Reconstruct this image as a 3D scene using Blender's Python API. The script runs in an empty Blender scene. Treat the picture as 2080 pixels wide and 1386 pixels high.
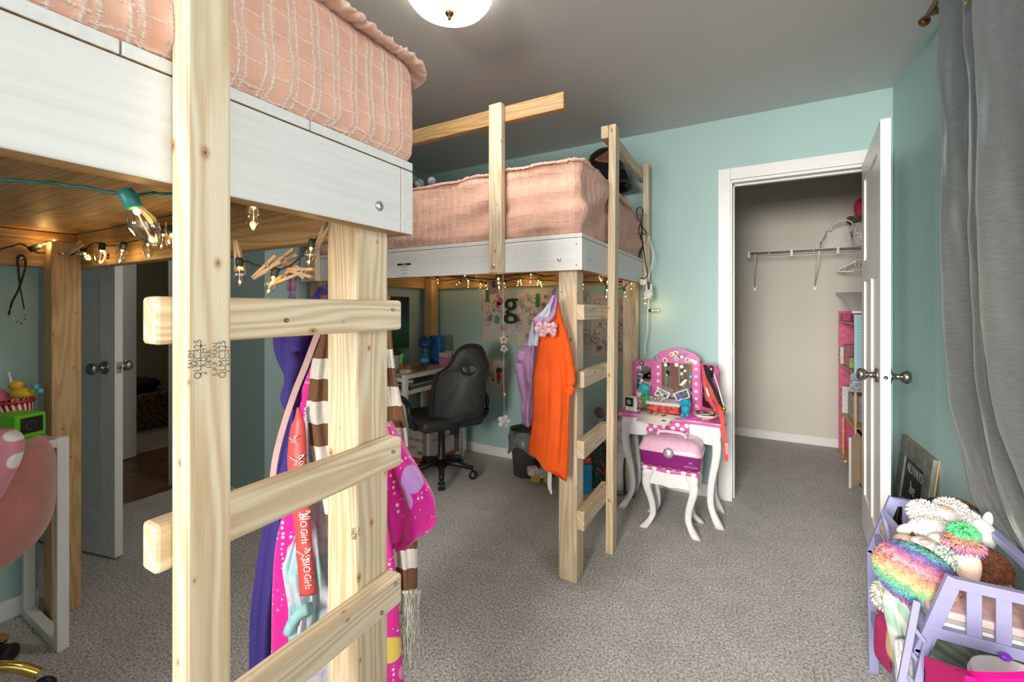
import bpy, math, random
import numpy as np
from mathutils import Vector, Matrix, Euler
random.seed(7)
sc = bpy.context.scene
COL = sc.collection
# ---------------------------------------------------------------- camera
YAW = math.radians(28.9); FPX = 880.0; HY = 624.0; CAMZ = 1.234
cam = bpy.data.cameras.new('camera'); co = bpy.data.objects.new('camera', cam); COL.objects.link(co)
co.location = (0, 0, CAMZ); co.rotation_euler = (math.pi/2, 0, YAW)
cam.sensor_width = 36; cam.lens = FPX/2080*36; cam.shift_y = -(693-HY)/2080; cam.clip_start = 0.02
sc.camera = co
# ---------------------------------------------------------------- world / exposure
sc.view_settings.view_transform = 'Standard'; sc.view_settings.look = 'None'
sc.view_settings.exposure = 0.10; sc.view_settings.gamma = 1.0; sc.view_settings.use_curve_mapping = False
w = bpy.data.worlds.new('world'); sc.world = w; w.use_nodes = True
w.node_tree.nodes['Background'].inputs[0].default_value = (0.75, 0.87, 1.0, 1)
w.node_tree.nodes['Background'].inputs[1].default_value = 1.2
def area(name, loc, rot, sx, sy, power, col, spread=math.pi):
    l = bpy.data.lights.new(name, 'AREA'); l.shape = 'RECTANGLE'; l.size = sx; l.size_y = sy
    l.energy = power; l.color = col; l.spread = spread
    o = bpy.data.objects.new(name, l); COL.objects.link(o); o.location = loc; o.rotation_euler = rot
    return o
def point(name, loc, power, col, r=0.02, parent=None):
    l = bpy.data.lights.new(name, 'POINT'); l.energy = power; l.color = col; l.shadow_soft_size = r
    o = bpy.data.objects.new(name, l); COL.objects.link(o); o.location = loc
    return o
# daylight through the side window beside the curtain, plus an added rear fill light
def aim(p, q): return (Vector(q)-Vector(p)).to_track_quat('-Z', 'Y').to_euler()
area('window_daylight_side', (5.2, .45, 2.0), aim((5.2, .45, 2.0), (0.6, .45, 1.45)), 5.0, 3.2, 262, (0.95, 0.945, 1.0))
area('window_daylight_rear', (-.95, -4.6, 2.2), aim((-.95, -4.6, 2.2), (-.35, -1.3, 1.5)), 2.4, 2.6, 1520, (0.96, 0.955, 1.0))

# ---------------------------------------------------------------- helpers
FW = Vector((-math.sin(YAW), math.cos(YAW), 0)); RT = Vector((math.cos(YAW), math.sin(YAW), 0))
def PX(px, py, X=None, Y=None, Z=None, d=None):
    r = FW + RT*((px-1040)/FPX); r = Vector((r.x, r.y, (HY-py)/FPX))
    if X is not None: k = X/r.x
    elif Y is not None: k = Y/r.y
    elif Z is not None: k = (Z-CAMZ)/r.z
    else: k = d
    return Vector((r.x*k, r.y*k, CAMZ+r.z*k))
WL = {}
def wl(o):
    return WL.get(o.name, Vector((0, 0, 0))) if o else Vector((0, 0, 0))
def tag(o, label=None, cat=None, group=None, kind=None):
    if label: o['label'] = label
    if cat: o['category'] = cat
    if group: o['group'] = group
    if kind: o['kind'] = kind
    return o
def thing(name, label, cat, loc=(0, 0, 0), group=None):
    o = bpy.data.objects.new(name, None); COL.objects.link(o); o.location = loc; o.empty_display_size = .05
    WL[o.name] = Vector(loc)
    return tag(o, label, cat, group)
class MB:
    def __init__(s): s.v = []; s.f = []; s.m = []; s.s = []
    def add(s, vs, fs, mi=0, sm=False):
        b = len(s.v); s.v += [tuple(v) for v in vs]
        for i, f in enumerate(fs):
            s.f.append(tuple(b+k for k in f)); s.m.append(mi[i] if isinstance(mi, (list, tuple)) else mi); s.s.append(sm)
        return s
    def box(s, a, b, mi=0, M=None):
        x0, y0, z0 = a; x1, y1, z1 = b
        vs = [Vector(p) for p in ((x0,y0,z0),(x1,y0,z0),(x1,y1,z0),(x0,y1,z0),(x0,y0,z1),(x1,y0,z1),(x1,y1,z1),(x0,y1,z1))]
        if M is not None: vs = [M @ v for v in vs]
        # order: bottom, top, -y, +x, +y, -x
        return s.add(vs, [(0,3,2,1),(4,5,6,7),(0,1,5,4),(1,2,6,5),(2,3,7,6),(3,0,4,7)], mi)
    def rings(s, rings, mi=0, sm=True, closed=True, cap=True, mf=None):
        n = len(rings[0]); vs = [p for r in rings for p in r]; fs = []; mm = []
        for i in range(len(rings)-1):
            for j in range(n if closed else n-1):
                k = (j+1) % n
                fs.append((i*n+j, i*n+k, (i+1)*n+k, (i+1)*n+j)); mm.append(mf(i, j) if mf else mi)
        if cap and closed:
            fs.append(tuple(range(n))[::-1]); mm.append(mf(0, 0) if mf else mi)
            fs.append(tuple((len(rings)-1)*n+k for k in range(n))); mm.append(mf(len(rings)-2, 0) if mf else mi)
        return s.add(vs, fs, mm, sm)
    def tube(s, path, r, n=8, mi=0, closed=False, sm=True):
        P = [Vector(p) for p in path]; m = len(P); rings = []
        up = Vector((0, 0, 1))
        for i in range(m):
            if closed: t = (P[(i+1) % m]-P[i-1])
            else: t = P[min(i+1, m-1)]-P[max(i-1, 0)]
            if t.length < 1e-9: t = Vector((0, 0, 1))
            t.normalize()
            a = t.cross(up)
            if a.length < .15: a = t.cross(Vector((0, 1, 0)))
            if a.length < .15: a = t.cross(Vector((1, 0, 0)))
            a.normalize(); b = a.cross(t); rr = r[i] if isinstance(r, (list, tuple)) else r
            rings.append([P[i]+(a*math.cos(q)+b*math.sin(q))*rr for q in [2*math.pi*k/n for k in range(n)]])
        if closed: rings.append(rings[0])
        return s.rings(rings, mi, sm, True, not closed)
    def lathe(s, prof, M=None, n=24, mi=0, sm=True, cap=True):
        M = M if M is not None else Matrix()
        rings = [[M @ Vector((r*math.cos(2*math.pi*k/n), r*math.sin(2*math.pi*k/n), z)) for k in range(n)] for r, z in prof]
        return s.rings(rings, mi, sm, True, cap)
    def sph(s, c, r, n=16, mi=0, M=None, sm=True):
        if not isinstance(r, (tuple, list)): r = (r, r, r)
        c = Vector(c); M = M if M is not None else Matrix(); rings = []
        for i in range(1, n//2):
            th = math.pi*i/(n//2)
            rings.append([c + M @ Vector((r[0]*math.sin(th)*math.cos(q), r[1]*math.sin(th)*math.sin(q), -r[2]*math.cos(th))) for q in [2*math.pi*k/n for k in range(n)]])
        return s.rings(rings, mi, sm)
    def prism(s, poly, h, M=None, mi=0, sm=False):
        M = M if M is not None else Matrix(); n = len(poly)
        vs = [M @ Vector((x, y, 0)) for x, y in poly]+[M @ Vector((x, y, h)) for x, y in poly]
        fs = [tuple(range(n))[::-1], tuple(range(n, 2*n))]+[(i, (i+1) % n, n+(i+1) % n, n+i) for i in range(n)]
        return s.add(vs, fs, mi, sm)
def T(x, y, z): return Matrix.Translation((x, y, z))
def Rz(a): return Matrix.Rotation(math.radians(a), 4, 'Z')
def Rx(a): return Matrix.Rotation(math.radians(a), 4, 'X')
def Ry(a): return Matrix.Rotation(math.radians(a), 4, 'Y')
def frame(o, x, y):      # matrix from origin and two axis directions
    x = Vector(x).normalized(); y = Vector(y).normalized(); z = x.cross(y)
    M = Matrix.Identity(4)
    for i in range(3): M[i][0] = x[i]; M[i][1] = y[i]; M[i][2] = z[i]; M[i][3] = o[i]
    return M
def obj(name, mb, mats, parent=None, bevel=0, seg=2, sub=0, **kw):
    if not isinstance(mats, (list, tuple)): mats = [mats]
    me = bpy.data.meshes.new(name)
    off = wl(parent)
    me.from_pydata([tuple(Vector(v)-off) for v in mb.v] if off.length else mb.v, [], mb.f)
    for m in mats: me.materials.append(m)
    me.polygons.foreach_set('material_index', mb.m); me.polygons.foreach_set('use_smooth', mb.s)
    me.update()
    import bmesh
    bm = bmesh.new(); bm.from_mesh(me); bmesh.ops.recalc_face_normals(bm, faces=bm.faces); bm.to_mesh(me); bm.free()
    o = bpy.data.objects.new(name, me); COL.objects.link(o)
    if parent: o.parent = parent; WL[o.name] = off.copy()
    if bevel:
        b = o.modifiers.new('bevel', 'BEVEL'); b.width = bevel; b.segments = seg; b.limit_method = 'ANGLE'; b.angle_limit = .6
    if sub:
        b = o.modifiers.new('sub', 'SUBSURF'); b.levels = sub; b.render_levels = sub
    if kw: tag(o, **kw)
    return o
def struct(name, mb, mat, parent=None, **k):
    o = obj(name, mb, mat, parent, **k)
    if not parent: o['kind'] = 'structure'
    return o
def dup(root, loc=None, rot=None, label=None, scale=None):
    def cp(o, par):
        c = o.copy(); COL.objects.link(c); c.parent = par
        for ch in o.children: cp(ch, c)
        return c
    r = cp(root, None)
    if loc is not None: r.location = loc
    if rot is not None: r.rotation_euler = rot
    if scale is not None: r.scale = scale
    if label: r['label'] = label
    return r
def smooth_path(pts, k=6, closed=False):
    P = [Vector(p) for p in pts]; out = []; n = len(P)
    for i in range(n if closed else n-1):
        if closed: a, b, c, e = P[i-1], P[i], P[(i+1) % n], P[(i+2) % n]
        else: a, b, c, e = P[max(i-1, 0)], P[i], P[i+1], P[min(i+2, n-1)]
        for j in range(k):
            t = j/k
            out.append(.5*((2*b)+(c-a)*t+(2*a-5*b+4*c-e)*t*t+(3*b-a-3*c+e)*t**3))
    if not closed: out.append(P[-1])
    return out
def text(name, s, size, M, mat, parent=None, depth=.0006, align='CENTER', sx=1.0, **kw):
    cu = bpy.data.curves.new('tmp', 'FONT'); cu.body = s; cu.size = size; cu.align_x = align; cu.align_y = 'CENTER'; cu.extrude = depth
    cu.resolution_u = 3
    t = bpy.data.objects.new('tmp', cu); COL.objects.link(t)
    dg = bpy.context.evaluated_depsgraph_get(); me = bpy.data.meshes.new_from_object(t.evaluated_get(dg))
    bpy.data.objects.remove(t); me.name = name
    off = wl(parent)
    me.transform(Matrix.Translation(-off) @ M @ Matrix.Diagonal((sx, 1, 1, 1))); me.materials.clear(); me.materials.append(mat)
    o = bpy.data.objects.new(name, me); COL.objects.link(o)
    if parent: o.parent = parent; WL[o.name] = off.copy()
    if kw: tag(o, **kw)
    return o
def merge_text(mb, s, size, M, mi=0, depth=.0004, align='CENTER', sx=1.0):
    cu = bpy.data.curves.new('tmp', 'FONT'); cu.body = s; cu.size = size; cu.align_x = align; cu.align_y = 'CENTER'; cu.extrude = depth; cu.resolution_u = 2
    t = bpy.data.objects.new('tmp', cu); COL.objects.link(t)
    dg = bpy.context.evaluated_depsgraph_get(); me = bpy.data.meshes.new_from_object(t.evaluated_get(dg)); bpy.data.objects.remove(t)
    me.transform(M @ Matrix.Diagonal((sx, 1, 1, 1)))
    mb.add([tuple(v.co) for v in me.vertices], [tuple(p.vertices) for p in me.polygons], mi)
    bpy.data.meshes.remove(me)

# ---------------------------------------------------------------- materials
def srgb(r, g, b):
    f = lambda c: ((c/255+.055)/1.055)**2.4 if c/255 > .04045 else c/255/12.92
    return (f(r), f(g), f(b), 1)
MATS = {}
class NT:
    def __init__(s, name):
        s.mat = bpy.data.materials.new(name); s.mat.use_nodes = True; s.t = s.mat.node_tree
        s.b = s.t.nodes['Principled BSDF']
    def n(s, typ, **k):
        nd = s.t.nodes.new(typ)
        for a, b in k.items():
            if a.startswith('i_'):
                key = a[2:]; key = int(key) if key.isdigit() else key
                nd.inputs[key].default_value = b
            else: setattr(nd, a, b)
        return nd
    def l(s, a, b): s.t.links.new(a, b)
    def ramp(s, src, stops, interp='LINEAR'):
        r = s.n('ShaderNodeValToRGB'); r.color_ramp.interpolation = interp
        e = r.color_ramp.elements
        while len(e) < len(stops): e.new(.5)
        for q, (p, c) in zip(e, stops): q.position = p; q.color = c
        s.l(src, r.inputs[0]); return r.outputs[0]
    def mix(s, fac, a, b, mode='MIX'):
        m = s.n('ShaderNodeMix', data_type='RGBA', blend_type=mode)
        for i, v in ((0, fac), (6, a), (7, b)):
            if isinstance(v, (tuple, float, int)): m.inputs[i].default_value = v
            else: s.l(v, m.inputs[i])
        return m.outputs[2]
    def math(s, op, a, b=None, c=None):
        m = s.n('ShaderNodeMath', operation=op)
        for i, v in enumerate((a, b, c)):
            if v is None: continue
            if isinstance(v, (float, int)): m.inputs[i].default_value = v
            else: s.l(v, m.inputs[i])
        return m.outputs[0]
    def bump(s, h, strength=.3, dist=.002):
        b = s.n('ShaderNodeBump', i_Strength=strength, i_Distance=dist); s.l(h, b.inputs['Height']); s.l(b.outputs[0], s.b.inputs['Normal'])
    def noise(s, scale, vec=None, detail=3, rough=.5, dim='3D'):
        q = s.n('ShaderNodeTexNoise', i_Scale=scale, i_Detail=detail, i_Roughness=rough); q.noise_dimensions = dim
        if vec is not None: s.l(vec, q.inputs['Vector'])
        return q.outputs[0]
    def coord(s): return s.n('ShaderNodeTexCoord').outputs['Object']
    def done(s, rough=None, **k):
        if rough is not None: s.b.inputs['Roughness'].default_value = rough
        for a, b in k.items(): s.b.inputs[a.replace('_', ' ')].default_value = b
        return s.mat
def plain(name, col, rough=.5, var=.04, nscale=30, bump=0.0, bscale=200, **k):
    if name in MATS: return MATS[name]
    t = NT(name); c = t.coord()
    nz = t.noise(nscale, c)
    dark = tuple(x*(1-var*2) for x in col[:3])+(1,)
    light = tuple(min(1, x*(1+var*2)) for x in col[:3])+(1,)
    t.l(t.ramp(nz, [(.3, dark), (.7, light)]), t.b.inputs['Base Color'])
    if bump: t.bump(t.noise(bscale, c, 2), bump, .001)
    MATS[name] = t.done(rough, **k); return MATS[name]
def emis(name, col, strength):
    t = NT(name); t.b.inputs['Base Color'].default_value = col; t.b.inputs['Emission Color'].default_value = col
    t.b.inputs['Emission Strength'].default_value = strength; return t.mat
def pine(axis, name, light, dark, knots=1.0):
    t = NT(name); c = t.coord(); sep = t.n('ShaderNodeSeparateXYZ'); t.l(c, sep.inputs[0])
    ids = {'x': (0, 1, 2), 'y': (1, 0, 2), 'z': (2, 0, 1)}[axis]
    L = sep.outputs[ids[0]]; W = t.math('ADD', sep.outputs[ids[1]], sep.outputs[ids[2]])
    rnd = t.n('ShaderNodeObjectInfo').outputs['Random']; rz = t.math('MULTIPLY', rnd, 37.0)
    L2 = t.math('ADD', L, rz)
    cv = t.n('ShaderNodeCombineXYZ'); t.l(t.math('MULTIPLY', L2, 1.3), cv.inputs[0]); t.l(t.math('MULTIPLY', W, 14.0), cv.inputs[1])
    warp = t.noise(1.0, cv.outputs[0], 2, .5)
    # rings
    wv = t.math('ADD', t.math('MULTIPLY', W, 260.0), t.math('MULTIPLY', warp, 42.0))
    ring = t.math('ADD', t.math('MULTIPLY', t.math('SINE', wv), .5), .5)
    cf = t.n('ShaderNodeCombineXYZ'); t.l(t.math('MULTIPLY', L2, 9.0), cf.inputs[0]); t.l(t.math('MULTIPLY', W, 420.0), cf.inputs[1])
    fine = t.noise(1.0, cf.outputs[0], 3, .6)
    f = t.math('ADD', t.math('MULTIPLY', ring, .45), t.math('MULTIPLY', fine, .55))
    colr = t.ramp(f, [(.28, light), (.8, dark)])
    cl = t.n('ShaderNodeCombineXYZ'); t.l(t.math('MULTIPLY', L2, .9), cl.inputs[0]); t.l(t.math('MULTIPLY', W, 7.0), cl.inputs[1])
    blo = t.ramp(t.noise(1.0, cl.outputs[0], 2), [(.35, (1, 1, 1, 1)), (.75, (.93, .86, .74, 1))])
    colr = t.mix(1.0, colr, blo, 'MULTIPLY')
    ck = t.n('ShaderNodeCombineXYZ'); t.l(t.math('MULTIPLY', L2, 8.0), ck.inputs[0]); t.l(t.math('MULTIPLY', W, 13.0), ck.inputs[1])
    vo = t.n('ShaderNodeTexVoronoi', feature='F1', i_Scale=1.0, i_Randomness=1.0); vo.voronoi_dimensions = '2D'; t.l(ck.outputs[0], vo.inputs['Vector'])
    vd = t.math('ADD', vo.outputs['Distance'], t.math('MULTIPLY', fine, .02))
    sepc = t.n('ShaderNodeSeparateColor'); t.l(vo.outputs['Color'], sepc.inputs[0])
    rad = t.math('MULTIPLY', t.math('MAXIMUM', t.math('SUBTRACT', sepc.outputs[0], .22), -.02), .10*knots)
    vd2 = t.math('SUBTRACT', vd, rad)
    kmask = t.ramp(vd2, [(.0, (.75, .75, .75, 1)), (.02, (.25, .25, .25, 1)), (.06, (0, 0, 0, 1))])
    colr = t.mix(kmask, colr, srgb(170, 115, 65))
    core = t.ramp(t.math('SUBTRACT', vd, t.math('MULTIPLY', rad, .35)), [(.0, (1, 1, 1, 1)), (.015, (0, 0, 0, 1))])
    colr = t.mix(core, colr, srgb(96, 55, 30))
    t.l(colr, t.b.inputs['Base Color']); t.bump(fine, .12, .0008)
    return t.done(.5)
PL, PD = (.74, .655, .51, 1), (.57, .43, .27, 1)
PINE = {a: pine(a, 'pine_wood_'+a, PL, PD) for a in 'xyz'}
PINE2 = {a: pine(a, 'golden_pine_'+a, (.52, .35, .17, 1), (.36, .21, .09, 1), .6) for a in 'xyz'}  # darker pine copy, underside shade put into its colour
def whitewood(axis):
    t = NT('white_painted_wood_'+axis); c = t.coord(); mp = t.n('ShaderNodeMapping')
    mp.inputs['Scale'].default_value = {'x': (3, 90, 90), 'y': (90, 3, 90), 'z': (90, 90, 3)}[axis]; t.l(c, mp.inputs[0])
    nz = t.noise(1.0, mp.outputs[0], 4, .6)
    t.l(t.ramp(nz, [(.3, (.65, .665, .675, 1)), (.6, (.72, .735, .74, 1))]), t.b.inputs['Base Color']); t.bump(nz, .35, .0012)
    return t.done(.42)
WW = {a: whitewood(a) for a in 'xyz'}
def paint(name, col, bs=260):
    t = NT(name); c = t.coord(); nz = t.noise(bs, c, 2)
    big = t.noise(1.5, c, 2)
    t.l(t.ramp(big, [(.3, tuple(x*.97 for x in col[:3])+(1,)), (.7, col)]), t.b.inputs['Base Color']); t.bump(nz, .10, .001)
    return t.done(.6)
M_TEAL = paint('teal_wall_paint', (.375, .555, .555, 1))
M_BEIGE = paint('beige_closet_paint', (.62, .60, .54, 1))
M_CEIL = paint('grey_ceiling_paint', (.61, .62, .62, 1), 120)
M_TRIM = plain('white_trim_paint', (.80, .81, .82, 1), .35, .01)
M_HALL = paint('hall_wall_paint', (.42, .44, .36, 1))
def carpet(name, a, b):
    t = NT(name); c = t.coord()
    n1 = t.noise(110, c, 3, .7); n2 = t.noise(420, c, 2, .7); n3 = t.noise(9, c, 4, .6); n4 = t.noise(2.2, c, 2)
    f = t.math('ADD', t.math('MULTIPLY', n1, .6), t.math('MULTIPLY', n2, .4))
    colr = t.ramp(f, [(.40, a), (.60, b)])
    colr = t.mix(1.0, colr, t.ramp(n3, [(.3, (.84, .84, .84, 1)), (.7, (1.0, 1.0, 1.0, 1))]), 'MULTIPLY')
    colr = t.mix(1.0, colr, t.ramp(n4, [(.3, (.92, .92, .92, 1)), (.7, (1, 1, 1, 1))]), 'MULTIPLY')
    t.l(colr, t.b.inputs['Base Color']); t.bump(f, .9, .008)
    return t.done(.95)
M_CARPET = carpet('grey_carpet', (.24, .235, .23, 1), (.94, .93, .92, 1))
M_METAL = plain('brushed_nickel', (.34, .32, .29, 1), .28, .02, Metallic=1.0)
M_STEEL = plain('zinc_steel', (.6, .62, .64, 1), .35, .02, Metallic=1.0)
M_GOLD = plain('polished_gold_metal', (.85, .58, .16, 1), .12, .02, Metallic=1.0)
M_BLACK = plain('black_plastic', (.012, .012, .013, 1), .4, .05)
M_BLKCORD = plain('black_cord', (.01, .012, .012, 1), .5)
M_TEALCORD = plain('teal_green_cord', (.01, .16, .15, 1), .4)
M_WHITE = plain('white_plastic', (.85, .85, .85, 1), .3, .01)
M_WHITEMETAL = plain('white_metal', (.78, .78, .77, 1), .35, .01)
def glassy(name, tint=(1, .97, .9, 1)):
    t = NT(name); tr = t.n('ShaderNodeBsdfTransparent'); tr.inputs[0].default_value = tint
    gl = t.n('ShaderNodeBsdfGlossy'); gl.inputs['Roughness'].default_value = .05
    lw = t.n('ShaderNodeLayerWeight', i_Blend=.35); mx = t.n('ShaderNodeMixShader')
    f = t.math('ADD', t.math('MULTIPLY', lw.outputs['Facing'], .75), .10)
    t.l(f, mx.inputs[0]); t.l(tr.outputs[0], mx.inputs[1]); t.l(gl.outputs[0], mx.inputs[2])
    t.l(mx.outputs[0], t.t.nodes['Material Output'].inputs[0]); return t.mat
M_BULB = glassy('clear_bulb_glass')
M_CLEAR = glassy('clear_plastic', (.97, .9, .95, 1))
M_FIL = emis('warm_filament', (1, .62, .18, 1), 22)
def fabric(name, col, rough=.85, bs=500, bump=.3, **k): return plain(name, col, rough, .05, 12, bump, bs, **k)
# ================================================================ ROOM
XR, XL, YB, YR, H = .681, -2.575, 3.09, -1.30, 2.44
def sbox(name, a, b, mat, **k):
    m = MB(); m.box(a, b); return struct(name, m, mat, **k)
def multi(name, boxes, mat, parent=None, **k):
    m = MB()
    for a, b in boxes: m.box(a, b)
    return struct(name, m, mat, parent, **k)
multi('floor', [((-3.43, YR, -.06), (1.05, 4.80, 0))], M_CARPET)
multi('floor_hall', [((-4.52, -.3, -.06), (-3.43, 3.3, 0))], None or plain('dark_plank_floor', (.16, .085, .04, 1), .35, .25, 9))
multi('floor_far_room', [((-8.0, -.3, -.06), (-4.52, 3.3, 0))], M_CARPET)
multi('ceiling', [((-8.0, YR-.1, H), (1.05, 4.80, H+.08))], M_CEIL)
multi('wall_back', [((XL-.1, YB, 0), (-.109, YB+.11, H)), ((-.109, YB, 2.035), (.60, YB+.11, H)), ((.60, YB, 0), (XR+.1, YB+.11, H))], M_TEAL)
multi('wall_right', [((XR, YR, 0), (XR+.1, -.20, H)), ((XR, -.20, 0), (XR+.1, 1.10, .82)), ((XR, -.20, 2.16), (XR+.1, 1.10, H)), ((XR, 1.10, 0), (XR+.1, YB, H))], M_TEAL)
multi('wall_left', [((XL-.1, YR, 0), (XL, .62, H)), ((XL-.1, 1.57, 0), (XL, YB, H))], M_TEAL)
multi('wall_entry', [((-3.53, .50, 0), (XL-.1, .62, H)), ((-3.53, 1.57, 0), (XL-.1, 1.69, H)), ((-3.53, .62, 0), (-3.43, .73, H)), ((-3.53, 1.49, 0), (-3.43, 1.57, H)), ((-3.53, .73, 2.04), (-3.43, 1.49, H))], M_TEAL)
multi('wall_rear', [((XL-.1, YR-.1, 0), (-1.15, YR, H)), ((-1.15, YR-.1, 0), (.62, YR, .80)), ((-1.15, YR-.1, 2.2), (.62, YR, H)), ((.62, YR-.1, 0), (XR+.1, YR, H))], M_TEAL)
multi('wall_closet', [((-.55, YB+.11, 0), (-.45, 4.80, H)), ((-.55, 4.71, 0), (1.05, 4.80, H)), ((.95, YB+.11, 0), (1.05, 4.80, H)), ((-.45, YB+.11, 0), (-.115, YB+.12, H)), ((.62, YB+.11, 0), (.95, YB+.12, H))], M_BEIGE)
multi('wall_hall', [((-4.56, -.3, 0), (-4.46, 1.62, H)), ((-4.56, 2.45, 0), (-4.46, 3.3, H)), ((-4.56, 1.62, 2.04), (-4.46, 2.45, H)), ((-4.56, -.4, 0), (-3.43, -.3, H)), ((-4.56, 3.3, 0), (-3.43, 3.4, H)),
    ((-3.60, -.4, 0), (-3.53, .5, H)), ((-3.60, 1.69, 0), (-3.53, 3.4, H)), ((-8.1, -.4, 0), (-8.0, 3.4, H)), ((-8.0, -.4, 0), (-4.56, -.3, H)), ((-8.0, 3.3, 0), (-4.56, 3.4, H))], M_HALL)
bh, bt = .078, .014
multi('baseboard_back', [((XL, YB-bt, 0), (-.186, YB, bh))], M_TRIM, bevel=.003)
multi('baseboard_right', [((XR-bt, YR, 0), (XR, YB, bh))], M_TRIM, bevel=.003)
multi('baseboard_left', [((XL, YR, 0), (XL+bt, .62, bh)), ((XL, 1.57, 0), (XL+bt, YB, bh)), ((-3.43, 1.57-bt, 0), (XL, 1.57, bh))], M_TRIM, bevel=.003)
multi('baseboard_closet', [((-.45, 4.71-bt, 0), (.95, 4.71, bh)), ((.95-bt, YB+.12, 0), (.95, 4.71, bh))], M_TRIM, bevel=.003)
# closet casing
cx0, cx1, cw = -.109, .60, .077
multi('trim_1', [((cx0-cw, YB-.018, 0), (cx0-.006, YB, 2.115)), ((cx0-.006, YB-.018, 2.041), (cx1+.07, YB, 2.115)), ((cx1, YB-.018, 0), (cx1+.07, YB, 2.04)),
    ((cx0-.012, YB-.012, 0), (cx0+.004, YB+.12, 2.035)), ((cx0, YB-.012, 2.022), (cx1, YB+.12, 2.04)), ((cx0+.004, YB+.045, 0), (cx0+.016, YB+.075, 2.025)), ((cx0, YB+.045, 2.012), (cx1, YB+.075, 2.025))], M_TRIM, bevel=.003)
sp = MB(); sp.box((cx0+.0035, YB+.01, .92), (cx0+.0055, YB+.035, .985)); struct('trim_4', sp, M_METAL)
multi('trim_2', [((-3.43, .655, 0), (-3.412, .73, 2.115)), ((-3.43, 1.49, 0), (-3.412, 1.565, 2.115)), ((-3.43, .73, 2.04), (-3.412, 1.49, 2.115)), ((-3.54, .73, 0), (-3.42, .742, 2.04)), ((-3.54, 1.478, 0), (-3.42, 1.49, 2.04))], M_TRIM, bevel=.003)
multi('trim_3', [((-4.46, 1.55, 0), (-4.442, 1.62, 2.115)), ((-4.46, 2.45, 0), (-4.442, 2.52, 2.115)), ((-4.46, 1.62, 2.04), (-4.442, 2.45, 2.115))], M_TRIM, bevel=.003)
# windows: frames and glass in the side wall and the added rear opening
def window(n, M, w, h):
    m = MB()
    for a, b in [((-w/2, -.03, 0), (-w/2+.05, .03, h)), ((w/2-.05, -.03, 0), (w/2, .03, h)), ((-w/2+.05, -.03, 0), (w/2-.05, .03, .05)), ((-w/2+.05, -.03, h-.05), (w/2-.05, .03, h)), ((-w/2+.05, -.02, h/2-.02), (w/2-.05, .02, h/2+.02))]: m.box(a, b, 0, M)
    o = struct('window_%d' % n, m, M_TRIM, bevel=.003)
    g = MB(); g.box((-w/2+.05, -.003, .05), (w/2-.05, .003, h-.05), 0, M); obj('glass', g, M_BULB, o)
window(1, T(XR+.05, .45, .82) @ Rz(90), 1.30, 1.34)
window(2, T(-.265, YR-.05, .80), 1.77, 1.40)  # unseen rear window, added to let the fill light in
# doors
def knob(M, par):
    m = MB(); m.lathe([(.0, 0), (.029, 0), (.033, .004), (.031, .010), (.014, .014), (.012, .034), (.018, .040), (.026, .048), (.0285, .058), (.026, .068), (.016, .074), (0, .0755)], M, 24)
    return obj('door_knob', m, M_METAL, par)
def door(n, hx, hy, ang, w, hinge_flip=1):
    M = T(hx, hy, .012) @ Rz(ang); th = .034; h = 2.015; st = .105
    m = MB()
    m.box((0, -.009, 0), (w, .009, h), 0, M)
    for y0, y1 in ((-th/2, -.009), (.009, th/2)):
        for a, b in [((0, 0), (st, h)), ((w-st, 0), (w, h)), ((st, 0), (w-st, .21)), ((st, h-.11), (w-st, h)), ((st, 1.36), (w-st, 1.47)), ((w/2-.045, .21), (w/2+.045, 1.36))]:
            m.box((a[0], y0, a[1]), (b[0], y1, b[1]), 0, M)
    m.box((0, -th/2, h+.0002), (w, th/2, h+.001), 0, M)
    o = struct('door_%d' % n, m, M_TRIM)
    k = knob(M @ T(w-.062, th/2, .925) @ Rx(-90), o); k = knob(M @ T(w-.062, -th/2, .925) @ Rx(90), o)
    p = MB(); p.box((w, -.0125, .896), (w+.003, .0125, .953), 0, M); pl = obj('latch_plate', p, M_STEEL, o, bevel=.003)
    q = MB(); q.lathe([(0, 0), (.008, 0), (.008, .004), (0, .004)], M @ T(w+.0025, 0, .925) @ Ry(90), 12); obj('latch_bolt', q, M_METAL, pl)
    return o
door(1, .56, 3.068, math.degrees(math.atan2(2.355-3.068, .495-.56)), .716)
door(2, -3.405, .775, math.degrees(math.atan2(.928-.775, -2.715+3.405)), .707)
door(3, -4.43, 1.62, -84, .76)

# ================================================================ CEILING LAMP
cl = PX(913, 28, d=1.624); lx, ly = cl.x, cl.y
t = thing('ceiling_light', 'frosted white bowl ceiling light with brass finial above the room', 'ceiling light', (lx, ly, H))
m = MB(); m.lathe([(0, H), (.10, H), (.105, H-.012), (.09, H-.018), (0, H-.018)], T(lx, ly, 0), 32); obj('base', m, M_METAL, t)
m = MB(); m.lathe([(.160, H-.022), (.163, H-.026), (.158, H-.045), (.140, H-.068), (.110, H-.086), (.070, H-.097), (.02, H-.102), (.004, H-.102)], T(lx, ly, 0), 40, cap=False)
MS = emis('lit_frosted_glass', (1, .93, .82, 1), 3.0); obj('glass_shade', m, MS, t)
m = MB(); m.lathe([(0, H-.100), (.018, H-.100), (.016, H-.108), (.009, H-.116), (.006, H-.119), (.007, H-.124), (.004, H-.129), (0, H-.130)], T(lx, ly, 0), 20)
obj('finial', m, plain('bronze', (.30, .17, .07, 1), .3, .02, Metallic=1.0), t)
area('ceiling_lamp_bulb', (lx, ly, H-.135), (0, 0, 0), .26, .26, 7, (1, .92, .82))

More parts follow.
